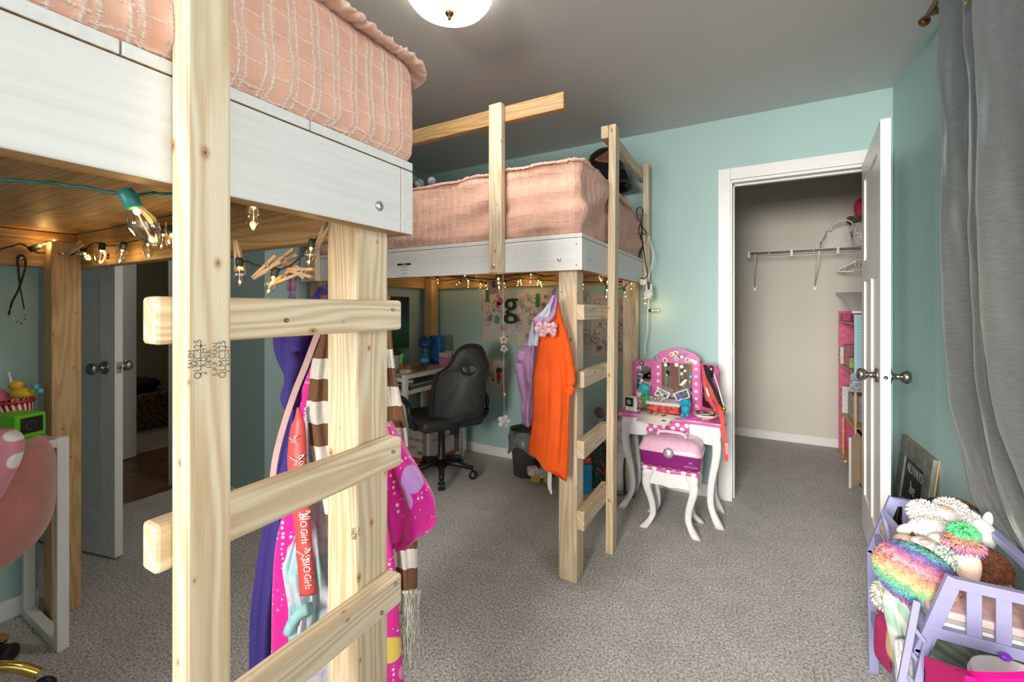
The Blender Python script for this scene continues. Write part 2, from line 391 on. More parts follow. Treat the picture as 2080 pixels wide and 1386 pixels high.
# ================================================================ LOFT BEDS
def board(name, a, b, mats, par, mi=0, bevel=.003):
    m = MB(); m.box(a, b, mi); return obj(name, m, mats, par, bevel=bevel)
def bolt(p, ax, par, r=.010, mat=None):
    R = {'x': Ry(90), 'y': Rx(90), 'nx': Ry(-90)}[ax]
    m = MB(); m.lathe([(0, 0), (r*1.05, 0), (r, .003), (r*.6, .0055), (0, .006)], T(*p) @ R, 12); return obj('bolt', m, mat or M_STEEL, par)
ZB, ZT, ZD = 1.395, 1.536, 1.556; PT = .038; LG = .089
PINE2L = pine('z', 'amber_pine_wood', (.60, .43, .23, 1), (.46, .29, .13, 1), .8)  # pine darkened in colour for the shade on the wall-side legs
def loft(label, X0, X1, Y0, Y1, ladder_near_far, seams):
    t = thing('loft_bed', label, 'loft bed', ((X0+X1)/2, (Y0+Y1)/2, 0))
    # beams: outer faces and ends painted white, inner and lower faces bare pine in the shaded tone
    wx, wy, px_, py_ = WW['x'], WW['y'], PINE2['x'], PINE2['y']
    # face order bottom, top, -y, +x, +y, -x
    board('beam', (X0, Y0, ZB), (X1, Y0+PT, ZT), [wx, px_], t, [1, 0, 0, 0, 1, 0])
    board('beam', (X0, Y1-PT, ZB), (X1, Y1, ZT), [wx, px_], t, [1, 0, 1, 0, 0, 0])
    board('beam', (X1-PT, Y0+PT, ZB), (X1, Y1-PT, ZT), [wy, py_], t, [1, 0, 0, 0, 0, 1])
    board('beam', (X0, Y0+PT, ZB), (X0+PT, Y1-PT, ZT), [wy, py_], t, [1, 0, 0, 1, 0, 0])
    # deck boards
    ed = [Y0]+seams+[Y1]
    for a, b in zip(ed[:-1], ed[1:]):
        board('deck_board', (X0, a+.0008, ZT+.0015), (X1, b-.0008, ZD), [wx, px_], t, [1, 0, 0, 0, 0, 0], .002)
    # support ledgers under the deck
    board('ledger', (X0+PT, Y0+PT, ZT-.035), (X0+PT+.03, Y1-PT, ZT-.001), [py_], t)
    for lx_ in (X0+PT, X1-PT-LG):
        for ly_ in (Y0+PT, Y1-PT-LG):
            board('leg', (lx_, ly_, 0), (lx_+LG, ly_+LG, ZT-.04 if lx_ < X1-.5 else ZT-.002), [PINE['z'] if lx_ > X1-.5 else PINE2L], t, 0, .006)
    return t
bed1 = loft('nearest loft bed of white beams on pine posts, ladder beside hanging robes', -2.54, -.664, -.52, .744, 0, [-.29, -.03, .229, .485])
bed2 = loft('far loft bed against the back wall, orange shirt hung on its post', -2.545, -.640, 1.786, 3.075, 0, [2.045, 2.305, 2.565, 2.825])
# --- ladder of bed 1
X1 = -.664
board('ladder_rail', (X1, .280, 0), (X1+PT, .336, 2.17), [PINE['z']], bed1, 0, .005)
for z0, z1 in ((1.185, 1.248), (.890, .953), (.592, .657), (.300, .365)):
    board('rung', (X1-PT, .263, z0), (X1, .709, z1), [PINE['y']], bed1, 0, .006)
bolt(PX(770, 419, X=X1), 'x', bed1)
for q in ((470, 510), (585, 470)):
    p = PX(q[0]+155, q[1]-40, Y=.706); m = MB(); m.lathe([(0, -.004), (.011, -.004), (.011, .0), (.0075, .001), (.0075, .010), (.004, .011), (.004, .030), (0, .030)], T(p.x, .706, 1.47) @ Rx(90), 10); 
    if q[0] == 470: obj('bolt', m, M_STEEL, bed1)
p = PX(220, 521, Y=.706); m = MB(); m.lathe([(0, -.004), (.012, -.004), (.012, .001), (.0075, .002), (.0075, .012), (.004, .013), (.004, .032), (0, .032)], T(p.x, .706, p.z) @ Rx(90), 10); obj('bolt', m, M_BLACK, bed1)
for q in ((797, 629), (581, 651), (798, 918), (803, 1186), (775, 1245)):
    bolt(PX(q[0], q[1], X=X1+.0005), 'x', bed1, .0035, M_METAL)
# lumber stamp printed on the ladder rail
ink = plain('faded_stamp_ink', (.20, .17, .13, 1), .7, .1)
st = MB()
for s, px_, sz in (('SALEM', 388, .0085), ('OLMC325', 402, .0125), ('2  KD-HT', 414, .0105), ('1/4"RR', 425, .0095), ('S-P-F  MAN', 438, .0095), ('OLMC325', 452, .0125), ('2  KD-HT', 464, .0095)):
    p = PX(px_, 730, X=X1+PT+.0002)
    merge_text(st, s, sz*1.05, frame(p, (0, 0, 1), (0, -1, 0)), sx=.92)
obj('stamp', st, ink, bed1, label='faded printed lumber grade stamp')
# stamp on the corner post
st = MB()
for s, px_, py_ in (('NELM', 716, 1085), ('986', 722, 1090), ('ALC', 729, 1080)):
    p = PX(px_, py_, Y=.6135); merge_text(st, s, .009, frame(p, (0, 0, -1), (1, 0, 0)))
obj('stamp', st, ink, bed1)
# --- bed 2 ladder, guard posts and rails
X2 = -.640
m = MB(); m.rings([[(X2, 2.125, 0), (X2+PT, 2.125, 0), (X2+PT, 2.195, 0), (X2, 2.195, 0)], [(X2, 2.185, 2.17), (X2+PT, 2.185, 2.17), (X2+PT, 2.255, 2.17), (X2, 2.255, 2.17)]], 0, False)
obj('ladder_rail', m, PINE['z'], bed2, bevel=.004)
for k, (z0, z1) in enumerate(((1.176, 1.245), (.878, .950), (.565, .645), (.250, .335))):
    board('rung', (X2-PT, 1.812, z0), (X2+.0, 2.19, z1), [PINE['y']], bed2, 0, .005)
board('guard_post', (X2, 2.985, 1.36), (X2+PT, 3.055, 2.20), [PINE['z']], bed2, 0, .004)
board('guard_rail', (X2-PT, 2.175, 2.10), (X2, 3.07, 2.165), [PINE['y']], bed2, 0, .004)
gp = PX(1005, 553, Y=1.748)
board('guard_post', (gp.x-.035, 1.748, ZB-.0), (gp.x+.035, 1.786, 2.195), [PINE['z']], bed2, 0, .004)
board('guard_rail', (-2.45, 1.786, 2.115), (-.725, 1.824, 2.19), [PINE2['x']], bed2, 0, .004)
board('guard_post', (-2.42, 1.748, ZB), (-2.35, 1.786, 2.195), [PINE['z']], bed2, 0, .004)
for q, a in (((1136, 527), 'y'), ((1003, 541), 'g'), ((616, 558), 'y'), ((673, 557), 'y')):
    Yf = 1.747 if a == 'g' else 1.7855
    bolt(PX(q[0], q[1], Y=Yf), 'y', bed2, .0085)
bolt(PX(1197, 528, X=X2+.0005), 'x', bed2, .0085)
for q in ((1171, 495), (1171, 538)): bolt(PX(q[0], q[1], Y=1.7855), 'y', bed2, .003)
# product sticker on front beam (dark bar, grey rows of print)
p = PX(821, 546, Y=1.7845); m = MB(); F_ = frame(p, (1, 0, 0), (0, 0, 1))
m.box((-.045, -.040, 0), (.045, .030, .0006), 0, F_)
m.box((-.048, .018, .0006), (.048, .029, .0010), 1, F_)
merge_text(m, 'SALE ONLY', .010, F_ @ T(0, -.009, .0008), 2); merge_text(m, '48007 0 01182', .008, F_ @ T(0, .008, .0008), 2); merge_text(m, '2X6X8 PINE', .008, F_ @ T(0, -.027, .0008), 2)
merge_text(m, 'BUILDERS', .008, F_ @ T(0, .0235, .0011), 0)
obj('sticker', m, [plain('sticker_paper', (.72, .70, .70, 1), .5, .01), M_BLACK, plain('grey_print', (.25, .25, .25, 1), .6)], bed2, label='white lumber sticker with black bar')

# ================================================================ MATTRESSES AND QUILTS
from mathutils import noise as mnoise
def rrect(x0, x1, y0, y1, r, ds):
    pts = []; nrm = []
    segs = [((x0+r, y0), (x1-r, y0), (0, -1), (x1-r, y0+r), -90), ((x1, y0+r), (x1, y1-r), (1, 0), (x1-r, y1-r), 0),
            ((x1-r, y1), (x0+r, y1), (0, 1), (x0+r, y1-r), 90), ((x0, y1-r), (x0, y0+r), (-1, 0), (x0+r, y0+r), 180)]
    for a, b, n, c, a0 in segs:
        L = math.hypot(b[0]-a[0], b[1]-a[1]); k = max(2, int(L/ds))
        for i in range(k): pts.append((a[0]+(b[0]-a[0])*i/k, a[1]+(b[1]-a[1])*i/k)); nrm.append(n)
        k = max(3, int(r*1.57/ds))
        for i in range(k):
            q = math.radians(a0+90*i/k); pts.append((c[0]+r*math.cos(q), c[1]+r*math.sin(q))); nrm.append((math.cos(q), math.sin(q)))
    return pts, nrm
def quilt_mat(name, cellw, cellh):
    t = NT(name); S = t.n('ShaderNodeAttribute', attribute_name='qs').outputs['Fac']; Hh = t.n('ShaderNodeAttribute', attribute_name='qh').outputs['Fac']; at = t.n('ShaderNodeAttribute', attribute_name='tuft').outputs['Fac']
    c = t.coord(); per = cellw*1.38
    def cvec(a, ka, b, kb):
        q = t.n('ShaderNodeCombineXYZ'); t.l(t.math('MULTIPLY', a, ka), q.inputs[0]); t.l(t.math('MULTIPLY', b, kb), q.inputs[1]); return q.outputs[0]
    w1 = t.math('SUBTRACT', t.noise(1.0, cvec(S, 14.0, Hh, 14.0), 2), .5); w2 = t.math('SUBTRACT', t.noise(1.0, cvec(S, 17.0, Hh, 11.0), 2), .5)
    s2 = t.math('ADD', S, t.math('MULTIPLY', w1, .018)); cell = t.math('FLOOR', t.math('DIVIDE', s2, per)); u = t.math('SUBTRACT', s2, t.math('MULTIPLY', cell, per))
    wn = t.n('ShaderNodeTexWhiteNoise'); wn.noise_dimensions = '1D'; t.l(cell, wn.inputs['W'])
    h2 = t.math('ADD', t.math('ADD', Hh, t.math('MULTIPLY', w2, .016)), t.math('MULTIPLY', wn.outputs['Value'], cellh*.5)); hf = t.math('FRACT', t.math('DIVIDE', h2, cellh))
    dh = t.math('MULTIPLY', t.math('MINIMUM', hf, t.math('SUBTRACT', 1.0, hf)), cellh)
    dv = t.math('MINIMUM', t.math('ABSOLUTE', t.math('SUBTRACT', u, .2*cellw)), t.math('ABSOLUTE', t.math('SUBTRACT', u, 1.18*cellw)))
    fv = t.math('SUBTRACT', t.noise(1.0, cvec(S, 90.0, Hh, 420.0), 2, .6), .5); fh = t.math('SUBTRACT', t.noise(1.0, cvec(S, 420.0, Hh, 90.0), 2, .6), .5)
    tv = t.ramp(t.math('ADD', dv, t.math('MULTIPLY', fv, .010)), [(.0008, (1, 1, 1, 1)), (.0045, (0, 0, 0, 1))]); th = t.ramp(t.math('ADD', dh, t.math('MULTIPLY', fh, .007)), [(.0004, (1, 1, 1, 1)), (.0030, (0, 0, 0, 1))])
    tu = t.math('MAXIMUM', t.math('MAXIMUM', tv, t.math('MULTIPLY', th, .8)), at)
    base = t.ramp(t.noise(30, c, 2), [(.3, (.70, .38, .285, 1)), (.7, (.79, .46, .35, 1))])
    t.l(t.mix(t.math('MULTIPLY', tu, .8 if cellw < .032 else .5), base, (.95, .78, .69, 1)), t.b.inputs['Base Color'])
    wv = t.noise(1.0, cvec(S, 60.0, Hh, 900.0), 2)
    t.bump(t.math('ADD', t.math('MULTIPLY', wv, .10), tu), .75, .0032)
    return t.done(.9, Sheen_Weight=.2)
def quilt(name, label, x0, x1, y0, y1, z0, z1, ds, r, cellw, cellh, bumpy, seed, zfun, trim_amp):
    t = thing(name, label, 'quilt', ((x0+x1)/2, (y0+y1)/2, z0))
    pts, nrm = rrect(x0, x1, y0, y1, r, ds); n = len(pts)
    Hh = z1-z0; re = .05
    prof = []          # (inset, height) along the vertical profile
    k = int((Hh-re)/ds)
    prof.append((.03, -.001))
    for i in range(k+1): prof.append((.012*(1-min(1, i/4)), (Hh-re)*i/k))
    for i in range(1, 9): q = math.radians(90*i/8); prof.append((re*(1-math.cos(q)), Hh-re+re*math.sin(q)))
    for ins in (.10, .18, .28, .40): prof.append((ins, Hh))
    rows = len(prof); cum = [0]
    for i in range(n): a, b = pts[i], pts[(i+1) % n]; cum.append(cum[-1]+math.hypot(a[0]-b[0], a[1]-b[1]))
    M_QUILT = quilt_mat('peach_tufted_quilt', cellw, cellh); QS = []; QH = []
    V = []; TF = []; rnd = random.Random(seed)
    off = [rnd.random()*cellh for _ in range(400)]
    hcum = 0; prev = prof[0]
    cxm, cym = (x0+x1)/2, (y0+y1)/2
    for j, (ins, h) in enumerate(prof):
        hcum += math.hypot(ins-prev[0], h-prev[1]); prev = (ins, h)
        for i in range(n):
            s = cum[i]; x, y = pts[i]; nx, ny = nrm[i]
            wob = mnoise.noise(Vector((x*6, y*6, h*7+seed)))*.007
            ss = s+wob; hh = hcum+mnoise.noise(Vector((x*5, y*5+9, h*6)))*.008
            per = cellw*1.38; c = int(ss//per); u = ss-c*per
            dv = min(abs(u-.2*cellw), abs(u-cellw*1.18), abs(u-.2*cellw-per))
            hu = (hh+off[c % 400]*.35) % cellh; dh = min(hu, cellh-hu)
            fr = mnoise.noise(Vector((s*260, h*260, seed)))*.0016
            tv = max(0, 1-abs(dv+fr)/.0042); th_ = max(0, 1-abs(dh+fr)/.0034)
            tuft = max(tv, th_*.8)
            band = 1.0 if (u < .2*cellw or u > 1.18*cellw) else 0.0
            tf = max(tuft, band*.45)
            fold = bumpy*(mnoise.noise(Vector((x*2.6+seed, y*2.6, h*9-s*2.0)))*.9+mnoise.noise(Vector((x*6, y*6+seed, h*14)))*.5)
            disp = tuft*.0022+fold*min(1, (h+.02)/.06)
            sag = 0
            kx = 1-ins/max((x1-x0)/2, .01)*1.0; ky = 1-ins/max((y1-y0)/2, .01)*1.0
            X = cxm+(x-cxm)*kx; Y = cym+(y-cym)*ky
            up = min(1, ins/re) if ins < re else 1
            Z = z0+h+sag+zfun(X, Y)*(h/Hh)
            QS.append(s); QH.append(hcum); V.append((X+nx*disp*(1-up), Y+ny*disp*(1-up), Z+disp*up)); TF.append(0.0)
    m = MB(); m.v = V
    for j in range(rows-1):
        for i in range(n): m.f.append((j*n+i, j*n+(i+1) % n, (j+1)*n+(i+1) % n, (j+1)*n+i)); m.m.append(0); m.s.append(True)
    m.f.append(tuple(range((rows-1)*n, rows*n))); m.m.append(0); m.s.append(True)
    o = obj('coverlet', m, M_QUILT, t)
    for an, vv in (('qs', QS), ('qh', QH)): a = o.data.attributes.new(an, 'FLOAT', 'POINT'); a.data.foreach_set('value', vv)
    # ruffled seam edge
    m = MB(); rings = []; TF2 = []
    for i in range(0, n, 1):
        x, y = pts[i]; nx, ny = nrm[i]; s = cum[i]
        a1 = trim_amp*(1+.45*mnoise.noise(Vector((s*9, seed, 1)))); rr = .006+.003*mnoise.noise(Vector((s*60, 0, seed)))
        up = .016*mnoise.noise(Vector((s*7, seed, 5)))+.004*mnoise.noise(Vector((s*70, seed, 5)))
        base = Vector((x-nx*.02, y-ny*.02, z1-.016+zfun(x, y))); ring = []
        for (ou, vv) in ((0, -.6), (.45, -.9), (.85, -1.1), (1.08, -.2), (1.0, .8), (.6, 1.0), (.25, .9), (0, .6)):
            jit = mnoise.noise(Vector((s*260, ou*40, vv*9+seed)))*.007
            ring.append(base+Vector((nx, ny, 0))*(ou*(a1+.02)+jit)+Vector((0, 0, vv*rr+up*ou+jit-.3*a1*ou*ou)))
        rings.append(ring); TF2 += [.2+.6*rnd.random()]*8
    rings.append(rings[0]); TF2 += TF2[:8]
    m.rings(rings, 0, True, True, False); o = obj('ruffled_edge', m, M_QUILT, t)
    a = o.data.attributes.new('tuft', 'FLOAT', 'POINT'); a.data.foreach_set('value', TF2)
    return t
M_MATT = fabric('white_mattress_cover', (.82, .82, .84, 1), .8)
for nm, lb, (a, b) in (('mattress', 'white mattress under the peach quilt of the nearest loft bed', ((-2.45, -.40, ZD), (-.72, .70, ZD+.16))),
                       ('mattress', 'white mattress edge showing below the quilt of the far loft bed', ((-2.47, 1.865, ZD), (-.72, 3.03, ZD+.24)))):
    m = MB(); m.box(a, b); obj(nm, m, M_MATT, bevel=.035, seg=4, label=lb, cat='mattress')
quilt('quilt', 'peach tufted quilt with ruffled edge on the nearest loft bed', -2.47, -.660, -.42, .765, ZD+.001, 1.795, .0052, .05, .030, .038, .010, 3, lambda x, y: 0, .030)
def z2(x, y):
    return -.02*max(0, (x+1.0)/.3)*max(0, (y-2.3)/.7)*2.5 + .02*math.exp(-((x+.9)/.25)**2-((y-2.0)/.4)**2) - .0*x
quilt('quilt', 'peach tufted quilt rumpled over the far loft bed', -2.48, -.655, 1.812, 3.04, ZD+.006, 1.895, .0078, .05, .034, .044, .036, 11, z2, .012)
# ================================================================ STRING LIGHTS
M_SOCK = plain('dark_green_socket', (.008, .035, .028, 1), .5)
M_STEMG = plain('pale_stem', (.75, .72, .65, 1), .2)
def bulb(par, p, dr, s=1.0, cord=None, socket=None):
    dr = Vector(dr).normalized(); q = dr.to_track_quat('Z', 'Y').to_matrix().to_4x4(); M = Matrix.Translation(p) @ q @ Matrix.Scale(s, 4)
    m = MB(); m.lathe([(0, -.018), (.0085, -.018), (.0105, -.012), (.0105, .006), (.0085, .008), (0, .008)], M, 10)
    so = obj('socket', m, socket or M_SOCK, par)
    m = MB(); m.lathe([(.0075, .006), (.0125, .014), (.0172, .026), (.0175, .034), (.0150, .046), (.0095, .057), (.0045, .0635), (0, .0655)], M, 16, cap=False)
    g = obj('glass_bulb', m, M_BULB, so)
    m = MB(); m.sph((0, 0, .013), (.0042, .0042, .0055), 8, 0, None); m.sph((0, 0, .054), (.0030, .0030, .0045), 8)
    m.v = [tuple(M @ Vector(v)) for v in m.v]
    obj('filament', m, M_FIL, so)
    m = MB(); m.tube([M @ Vector((0, 0, .013)), M @ Vector((0, 0, .054))], .0012*s, 6); obj('filament_stem', m, M_STEMG, so)
    return so
def lights(label, cables, bulbs, pts, cordm=None, socket=None, loc=(0, 0, 0)):
    t = thing('string_lights', label, 'string lights', loc, 'strings of clear bulbs under the loft beds')
    for pth, r in cables:
        pth = smooth_path(pth, 5)
        m = MB(); m.tube(pth, r*.8, 7)
        # second twisted strand
        tw = [Vector(p)+Vector((math.cos(i*1.1)*r*.7, math.sin(i*1.1)*r*.5, math.sin(i*1.1)*r*.9)) for i, p in enumerate(pth)]
        m.tube(tw, r*.75, 6); obj('cable', m, cordm or M_BLKCORD, t)
    for (p, dr, s) in bulbs: bulb(t, p, dr, s, socket=socket)
    for i, (p, e) in enumerate(pts): point('string_bulb_glow', p, e*.55, (1, .60, .20), .012)
    return t
DN = Vector((0, 0, -1))
# near green cable with the closest bulb
M_TSOCK = plain('teal_socket', (.03, .28, .26, 1), .4)
b0 = PX(268, 412, d=.60); b0t = PX(311, 492, d=.61)
cab = [PX(-60, 366, d=.57), PX(0, 366, d=.57), PX(70, 369, d=.58), PX(130, 375, d=.59), PX(200, 386, d=.595), PX(265, 395, d=.60), PX(310, 393, d=.62), PX(360, 394, d=.64), PX(430, 400, d=.72), PX(505, 395, d=.88), PX(560, 400, d=.90)]
b1 = PX(516, 408, d=.90)
lights('teal corded string light under the near bed, one large clear bulb by the ladder rail', [(cab, .0023)],
       [(b0, b0t-b0, 1.0), (b1, PX(514, 470, d=.90)-b1, .96)], [(b0+Vector((0, 0, -.04)), .12), (b1+Vector((0, 0, -.04)), .12)], M_TEALCORD, M_TSOCK, (-.75, .27, 1.38))
Yb = .690
c1 = [PX(700, 430, Y=.68), PX(680, 445, Y=.66), PX(655, 470, d=.97), PX(628, 503, d=.97), PX(600, 532, d=.97), PX(575, 546, d=.97), PX(558, 550, d=.97), PX(530, 543, d=.98), PX(505, 533, d=.98), PX(485, 531, d=.99), PX(470, 520, d=1.05)]
def bl(x, y, x2, y2, s=1.0, **k):
    p = PX(x, y, **k); return (p, PX(x2, y2, **k)-p, s)
lights('sagging black string light with three clear bulbs above the top ladder rung', [(c1, .0022)],
       [bl(633, 497, 627, 535, .72, d=.965), bl(558, 556, 545, 592, .76, d=.965), bl(486, 536, 487, 580, .76, d=.98)],
       [(PX(630, 520, d=.93), .10), (PX(552, 576, d=.93), .10)], loc=tuple(c1[6]))
XB = -2.478
c2 = [PX(-20, 512, X=XB), PX(0, 507, X=XB), PX(25, 500, X=XB), PX(46, 496, X=XB), PX(70, 511, X=XB), PX(100, 515, X=XB), PX(124, 516, X=-2.385), PX(150, 517, Y=.595), PX(172, 508, Y=Yb), PX(190, 493, Y=Yb), PX(215, 499, Y=Yb), PX(245, 498, Y=Yb), PX(270, 490, Y=Yb), PX(290, 486, Y=Yb), PX(312, 470, Y=Yb), PX(328, 464, Y=Yb), PX(360, 480, Y=Yb), PX(400, 470, Y=Yb)]
lights('string of clear glowing bulbs pinned along the inner beams beside the pine post', [(c2, .0030)],
       [bl(72, 503, 103, 491, 1.15, X=XB+.02), bl(170, 513, 190, 538, 1.1, Y=Yb-.015), bl(207, 503, 203, 530, 1.0, Y=Yb-.015), bl(250, 502, 243, 530, 1.0, Y=Yb-.015), bl(300, 490, 301, 508, .9, Y=Yb-.015), bl(347, 470, 352, 500, 1.0, Y=Yb-.02), bl(333, 470, 328, 498, .9, Y=Yb-.02)],
       [(PX(90, 496, X=XB+.04), .35), (PX(190, 525, Y=Yb-.03), .28), (PX(247, 520, Y=Yb-.03), .28), (PX(330, 490, Y=Yb-.05), .3)], loc=tuple(c2[6]))
# bed 2
Y2 = 2.99
c3 = [PX(785, 577, Y=Y2), PX(800, 580, Y=Y2), PX(820, 575, Y=Y2), PX(850, 567, Y=Y2), PX(875, 566, Y=2.93), PX(900, 571, Y=2.93), PX(935, 566, Y=Y2), PX(960, 571, Y=Y2), PX(990, 574, Y=Y2), PX(1030, 570, Y=Y2), PX(1060, 566, Y=Y2), PX(1095, 569, Y=Y2), PX(1130, 571, Y=Y2), PX(1180, 573, Y=Y2), PX(1230, 573, Y=Y2), PX(1275, 572, Y=Y2)]
bb = []
for x, y, dx, dy in ((793, 580, 1, 16), (822, 577, -2, 16), (828, 575, 4, 17), (850, 570, -8, 8), (855, 568, 8, 14), (877, 570, 3, 17), (888, 566, 3, 16), (935, 572, -9, 8), (951, 573, 0, 17), (977, 574, -2, 14), (987, 577, 3, 15), (1024, 573, 3, 17), (1053, 569, -3, 16), (1057, 567, 2, 15), (1094, 568, -3, 15), (1098, 571, 3, 16), (1185, 575, -1, 16), (1233, 570, 3, 14), (1238, 568, 7, 12)):
    bb.append(bl(x, y, x+dx, y+dy, .80, Y=Y2-.03))
lights('long string of small glowing bulbs along the back beam of the far loft bed', [(c3, .0035)], bb,
       [(PX(835, 580, Y=2.93), .5), (PX(885, 575, Y=2.90), .5), (PX(960, 578, Y=2.93), .5), (PX(1060, 575, Y=2.93), .6), (PX(1095, 575, Y=2.93), .5), (PX(1235, 575, Y=2.93), .5)], loc=tuple(c3[5]))
Yf = 1.845
c4 = [PX(785, 567, Y=Yf), PX(830, 560, Y=Yf), PX(860, 558, Y=Yf), PX(920, 562, Y=Yf), PX(945, 563, Y=Yf), PX(1000, 568, Y=Yf), PX(1013, 563, Y=Yf), PX(1045, 559, Y=Yf), PX(1078, 556, Y=Yf), PX(1108, 561, Y=Yf), PX(1128, 560, Y=Yf)]
lights('black string light with larger bulbs hanging just behind the front beam of the far loft', [(c4, .0030)],
       [bl(942, 556, 948, 566, .9, Y=Yf+.01), bl(1012, 561, 1014, 590, 1.05, Y=Yf-.0), bl(1079, 552, 1078, 564, .9, Y=Yf+.01), bl(963, 552, 966, 560, .7, Y=Yf+.01)], [(PX(1013, 575, Y=Yf-.02), .12)], loc=tuple(c4[5]))
Xs = -.70
c5 = [PX(1176, 566, X=Xs), PX(1215, 560, X=Xs), PX(1232, 582, X=Xs-.03), PX(1238, 588, X=Xs-.03), PX(1262, 586, X=Xs), PX(1282, 572, X=Xs), PX(1290, 570, X=Xs)]
lights('string light with clear bulbs dangling behind the ladder of the far loft bed', [(c5, .0030)],
       [bl(1215, 558, 1224, 577, .95, X=Xs), bl(1233, 586, 1231, 608, .95, X=Xs-.03), bl(1268, 590, 1272, 608, .95, X=Xs), bl(1283, 573, 1282, 590, .9, X=Xs)], [(PX(1224, 575, X=Xs), .12)], M_BLKCORD, M_TSOCK, tuple(c5[2]))
# clothespins
M_PIN = plain('clothespin_wood', (.50, .34, .19, 1), .6, .1)
def pin_proto():
    t = thing('clothespin', 'x', 'clothespin', (0, 0, 0), 'wooden clothespins on the string lights')
    for s in (-1, 1):
        M = Ry(6*s) @ T(.0045*s, 0, 0); m = MB(); m.box((-.0035, -.0045, -.036), (.0035, .0045, .036), 0, M); obj('prong', m, M_PIN, t, bevel=.001)
    m = MB(); m.tube([(math.cos(a)*.009, math.sin(a)*.006, .004+a*.0006) for a in [i*.6 for i in range(22)]], .0008, 5); obj('spring', m, M_STEEL, t)
    return t
pin = None
for i, (x, y, k, rx, ry, lab) in enumerate((
    (540, 545, dict(d=.96), 0, 128, 'clothespin clipped left of the middle of the sagging bulbs'), (598, 545, dict(d=.98), 10, 62, 'clothespin tangled in the middle of the pin cluster above the top rung'),
    (610, 552, dict(d=.96), 20, 82, 'lower clothespin of the cluster above the top rung'), (575, 565, dict(d=.98), 0, 118, 'clothespin pointing down right beneath the pin cluster'),
    (575, 528, dict(d=1.0), 0, 122, 'uppermost clothespin of the cluster above the top rung'), (660, 467, dict(d=.92), 0, 155, 'clothespin under the white beam beside the thick corner post'),
    (484, 520, dict(d=.99), 0, 8, 'clothespin upright beside the near ladder rail'), (150, 505, dict(Y=.592), 0, 128, 'clothespin clipped on the corner post of the near bed'),
    (343, 475, dict(Y=.67), 0, 176, 'clothespin behind the large near bulb'), (797, 578, dict(Y=2.94), 0, 25, 'clothespin at the left end of the far string lights'))):
    p = PX(x, y, **k)
    if pin is None: pin = pin_proto(); o = pin
    else: o = dup(pin)
    o.location = p; o.rotation_euler = Euler((math.radians(rx), math.radians(-(ry-90)+90), YAW)); o['label'] = lab

# ================================================================ HANGING CLOTHES
def interp_rows(rows, n):
    P = smooth_path([Vector((r[1], r[2], r[0])) for r in rows], max(2, n//max(1, len(rows)-1)))
    return [(p.z, p.x, p.y) for p in P]
def garment(rows, d, th=.02, fold=.3, freq=4, seed=0, n=44, N=64, mi=None, dd=None, conv=1.0, tilt=0):
    """closed cloth body: ring at each height, rippled front and back"""
    rows = interp_rows(rows, n); m = MB(); R_ = []; c = len(rows)
    for i, (y, xl, xr) in enumerate(rows):
        D = d+(dd(i/(c-1)) if dd else 0)
        a = PX(xl, y, d=D); b = PX(xr, y, d=D); mid = (a+b)/2; hw = (b-a)/2; ring = []
        for k in range(N):
            q = 2*math.pi*k/N; s = math.cos(q); e = math.sin(q)
            e2 = math.copysign(abs(e)**.7, e)
            nz = mnoise.noise(Vector((s*freq*.55+seed*3, i/c*1.6, seed)))*1.5+mnoise.noise(Vector((s*freq*1.5, i/c*4, seed+7)))*.6+mnoise.noise(Vector((s*2.5, i/c*9, seed+3)))*.35
            rip = 1+fold*2.0*nz
            off = -e2*th*conv*rip if e > 0 else -e2*th
            ring.append(mid+hw*s+FW*off-Vector((0, 0, tilt*(s+.25*math.sin(s*5+seed))*(i/(c-1))**3)))
        R_.append(ring)
    m.rings(R_, 0, True, mf=mi); return m
def ribbed(name, colf, bs=700): return colf
M_PURPLE = fabric('purple_fleece', (.040, .026, .19, 1), .9, 300)
t = thing('hooded_sweatshirt', 'dark purple sweatshirt hanging behind the top ladder rung', 'sweatshirt', tuple(PX(640, 640, d=1.13)), None)
rows = [(580, 668, 676), (592, 650, 688), (612, 620, 690), (640, 590, 690), (675, 560, 660), (705, 558, 640), (735, 567, 630), (770, 584, 628), (800, 583, 625), (850, 584, 618), (900, 577, 612), (960, 566, 606), (1050, 542, 600), (1150, 525, 590), (1240, 514, 580), (1330, 512, 575), (1400, 510, 575)]
obj('body', garment(rows, 1.16, .026, .28, 3, 1.0, 70), M_PURPLE, t)
m = MB(); hood = [PX(x, y, d=1.105) for x, y in ((668, 590), (640, 620), (616, 650), (604, 690), (596, 740), (590, 790), (590, 830))]
m.tube(smooth_path(hood, 5), [.020+.004*math.sin(i) for i in range(31)], 10); obj('hood', m, M_PURPLE, t)
M_STRAP = fabric('pale_pink_webbing', (.52, .32, .32, 1), .6, 900, .5)
def ribbon(path, w, side, th=.0015, d=1.0, k=6):
    P = smooth_path(path, k); m = MB(); rr = []
    for i, p in enumerate(P):
        t_ = (P[min(i+1, len(P)-1)]-P[max(i-1, 0)]).normalized(); s_ = Vector(side); s_ = (s_-t_*s_.dot(t_)).normalized(); nn = t_.cross(s_)
        ww = w[i*len(w)//len(P)] if isinstance(w, (list, tuple)) else w
        rr.append([p-s_*ww/2-nn*th/2, p+s_*ww/2-nn*th/2, p+s_*ww/2+nn*th/2, p-s_*ww/2+nn*th/2])
    m.rings(rr, 0, False); return m
obj('shoulder_strap', ribbon([PX(x, y, d=1.045) for x, y in ((684, 590), (672, 622), (645, 680), (620, 745), (598, 800), (575, 870), (560, 930), (554, 975))], .0145, RT, .003), M_STRAP, label='pale pink webbing strap hanging across the purple sweatshirt', cat='strap')
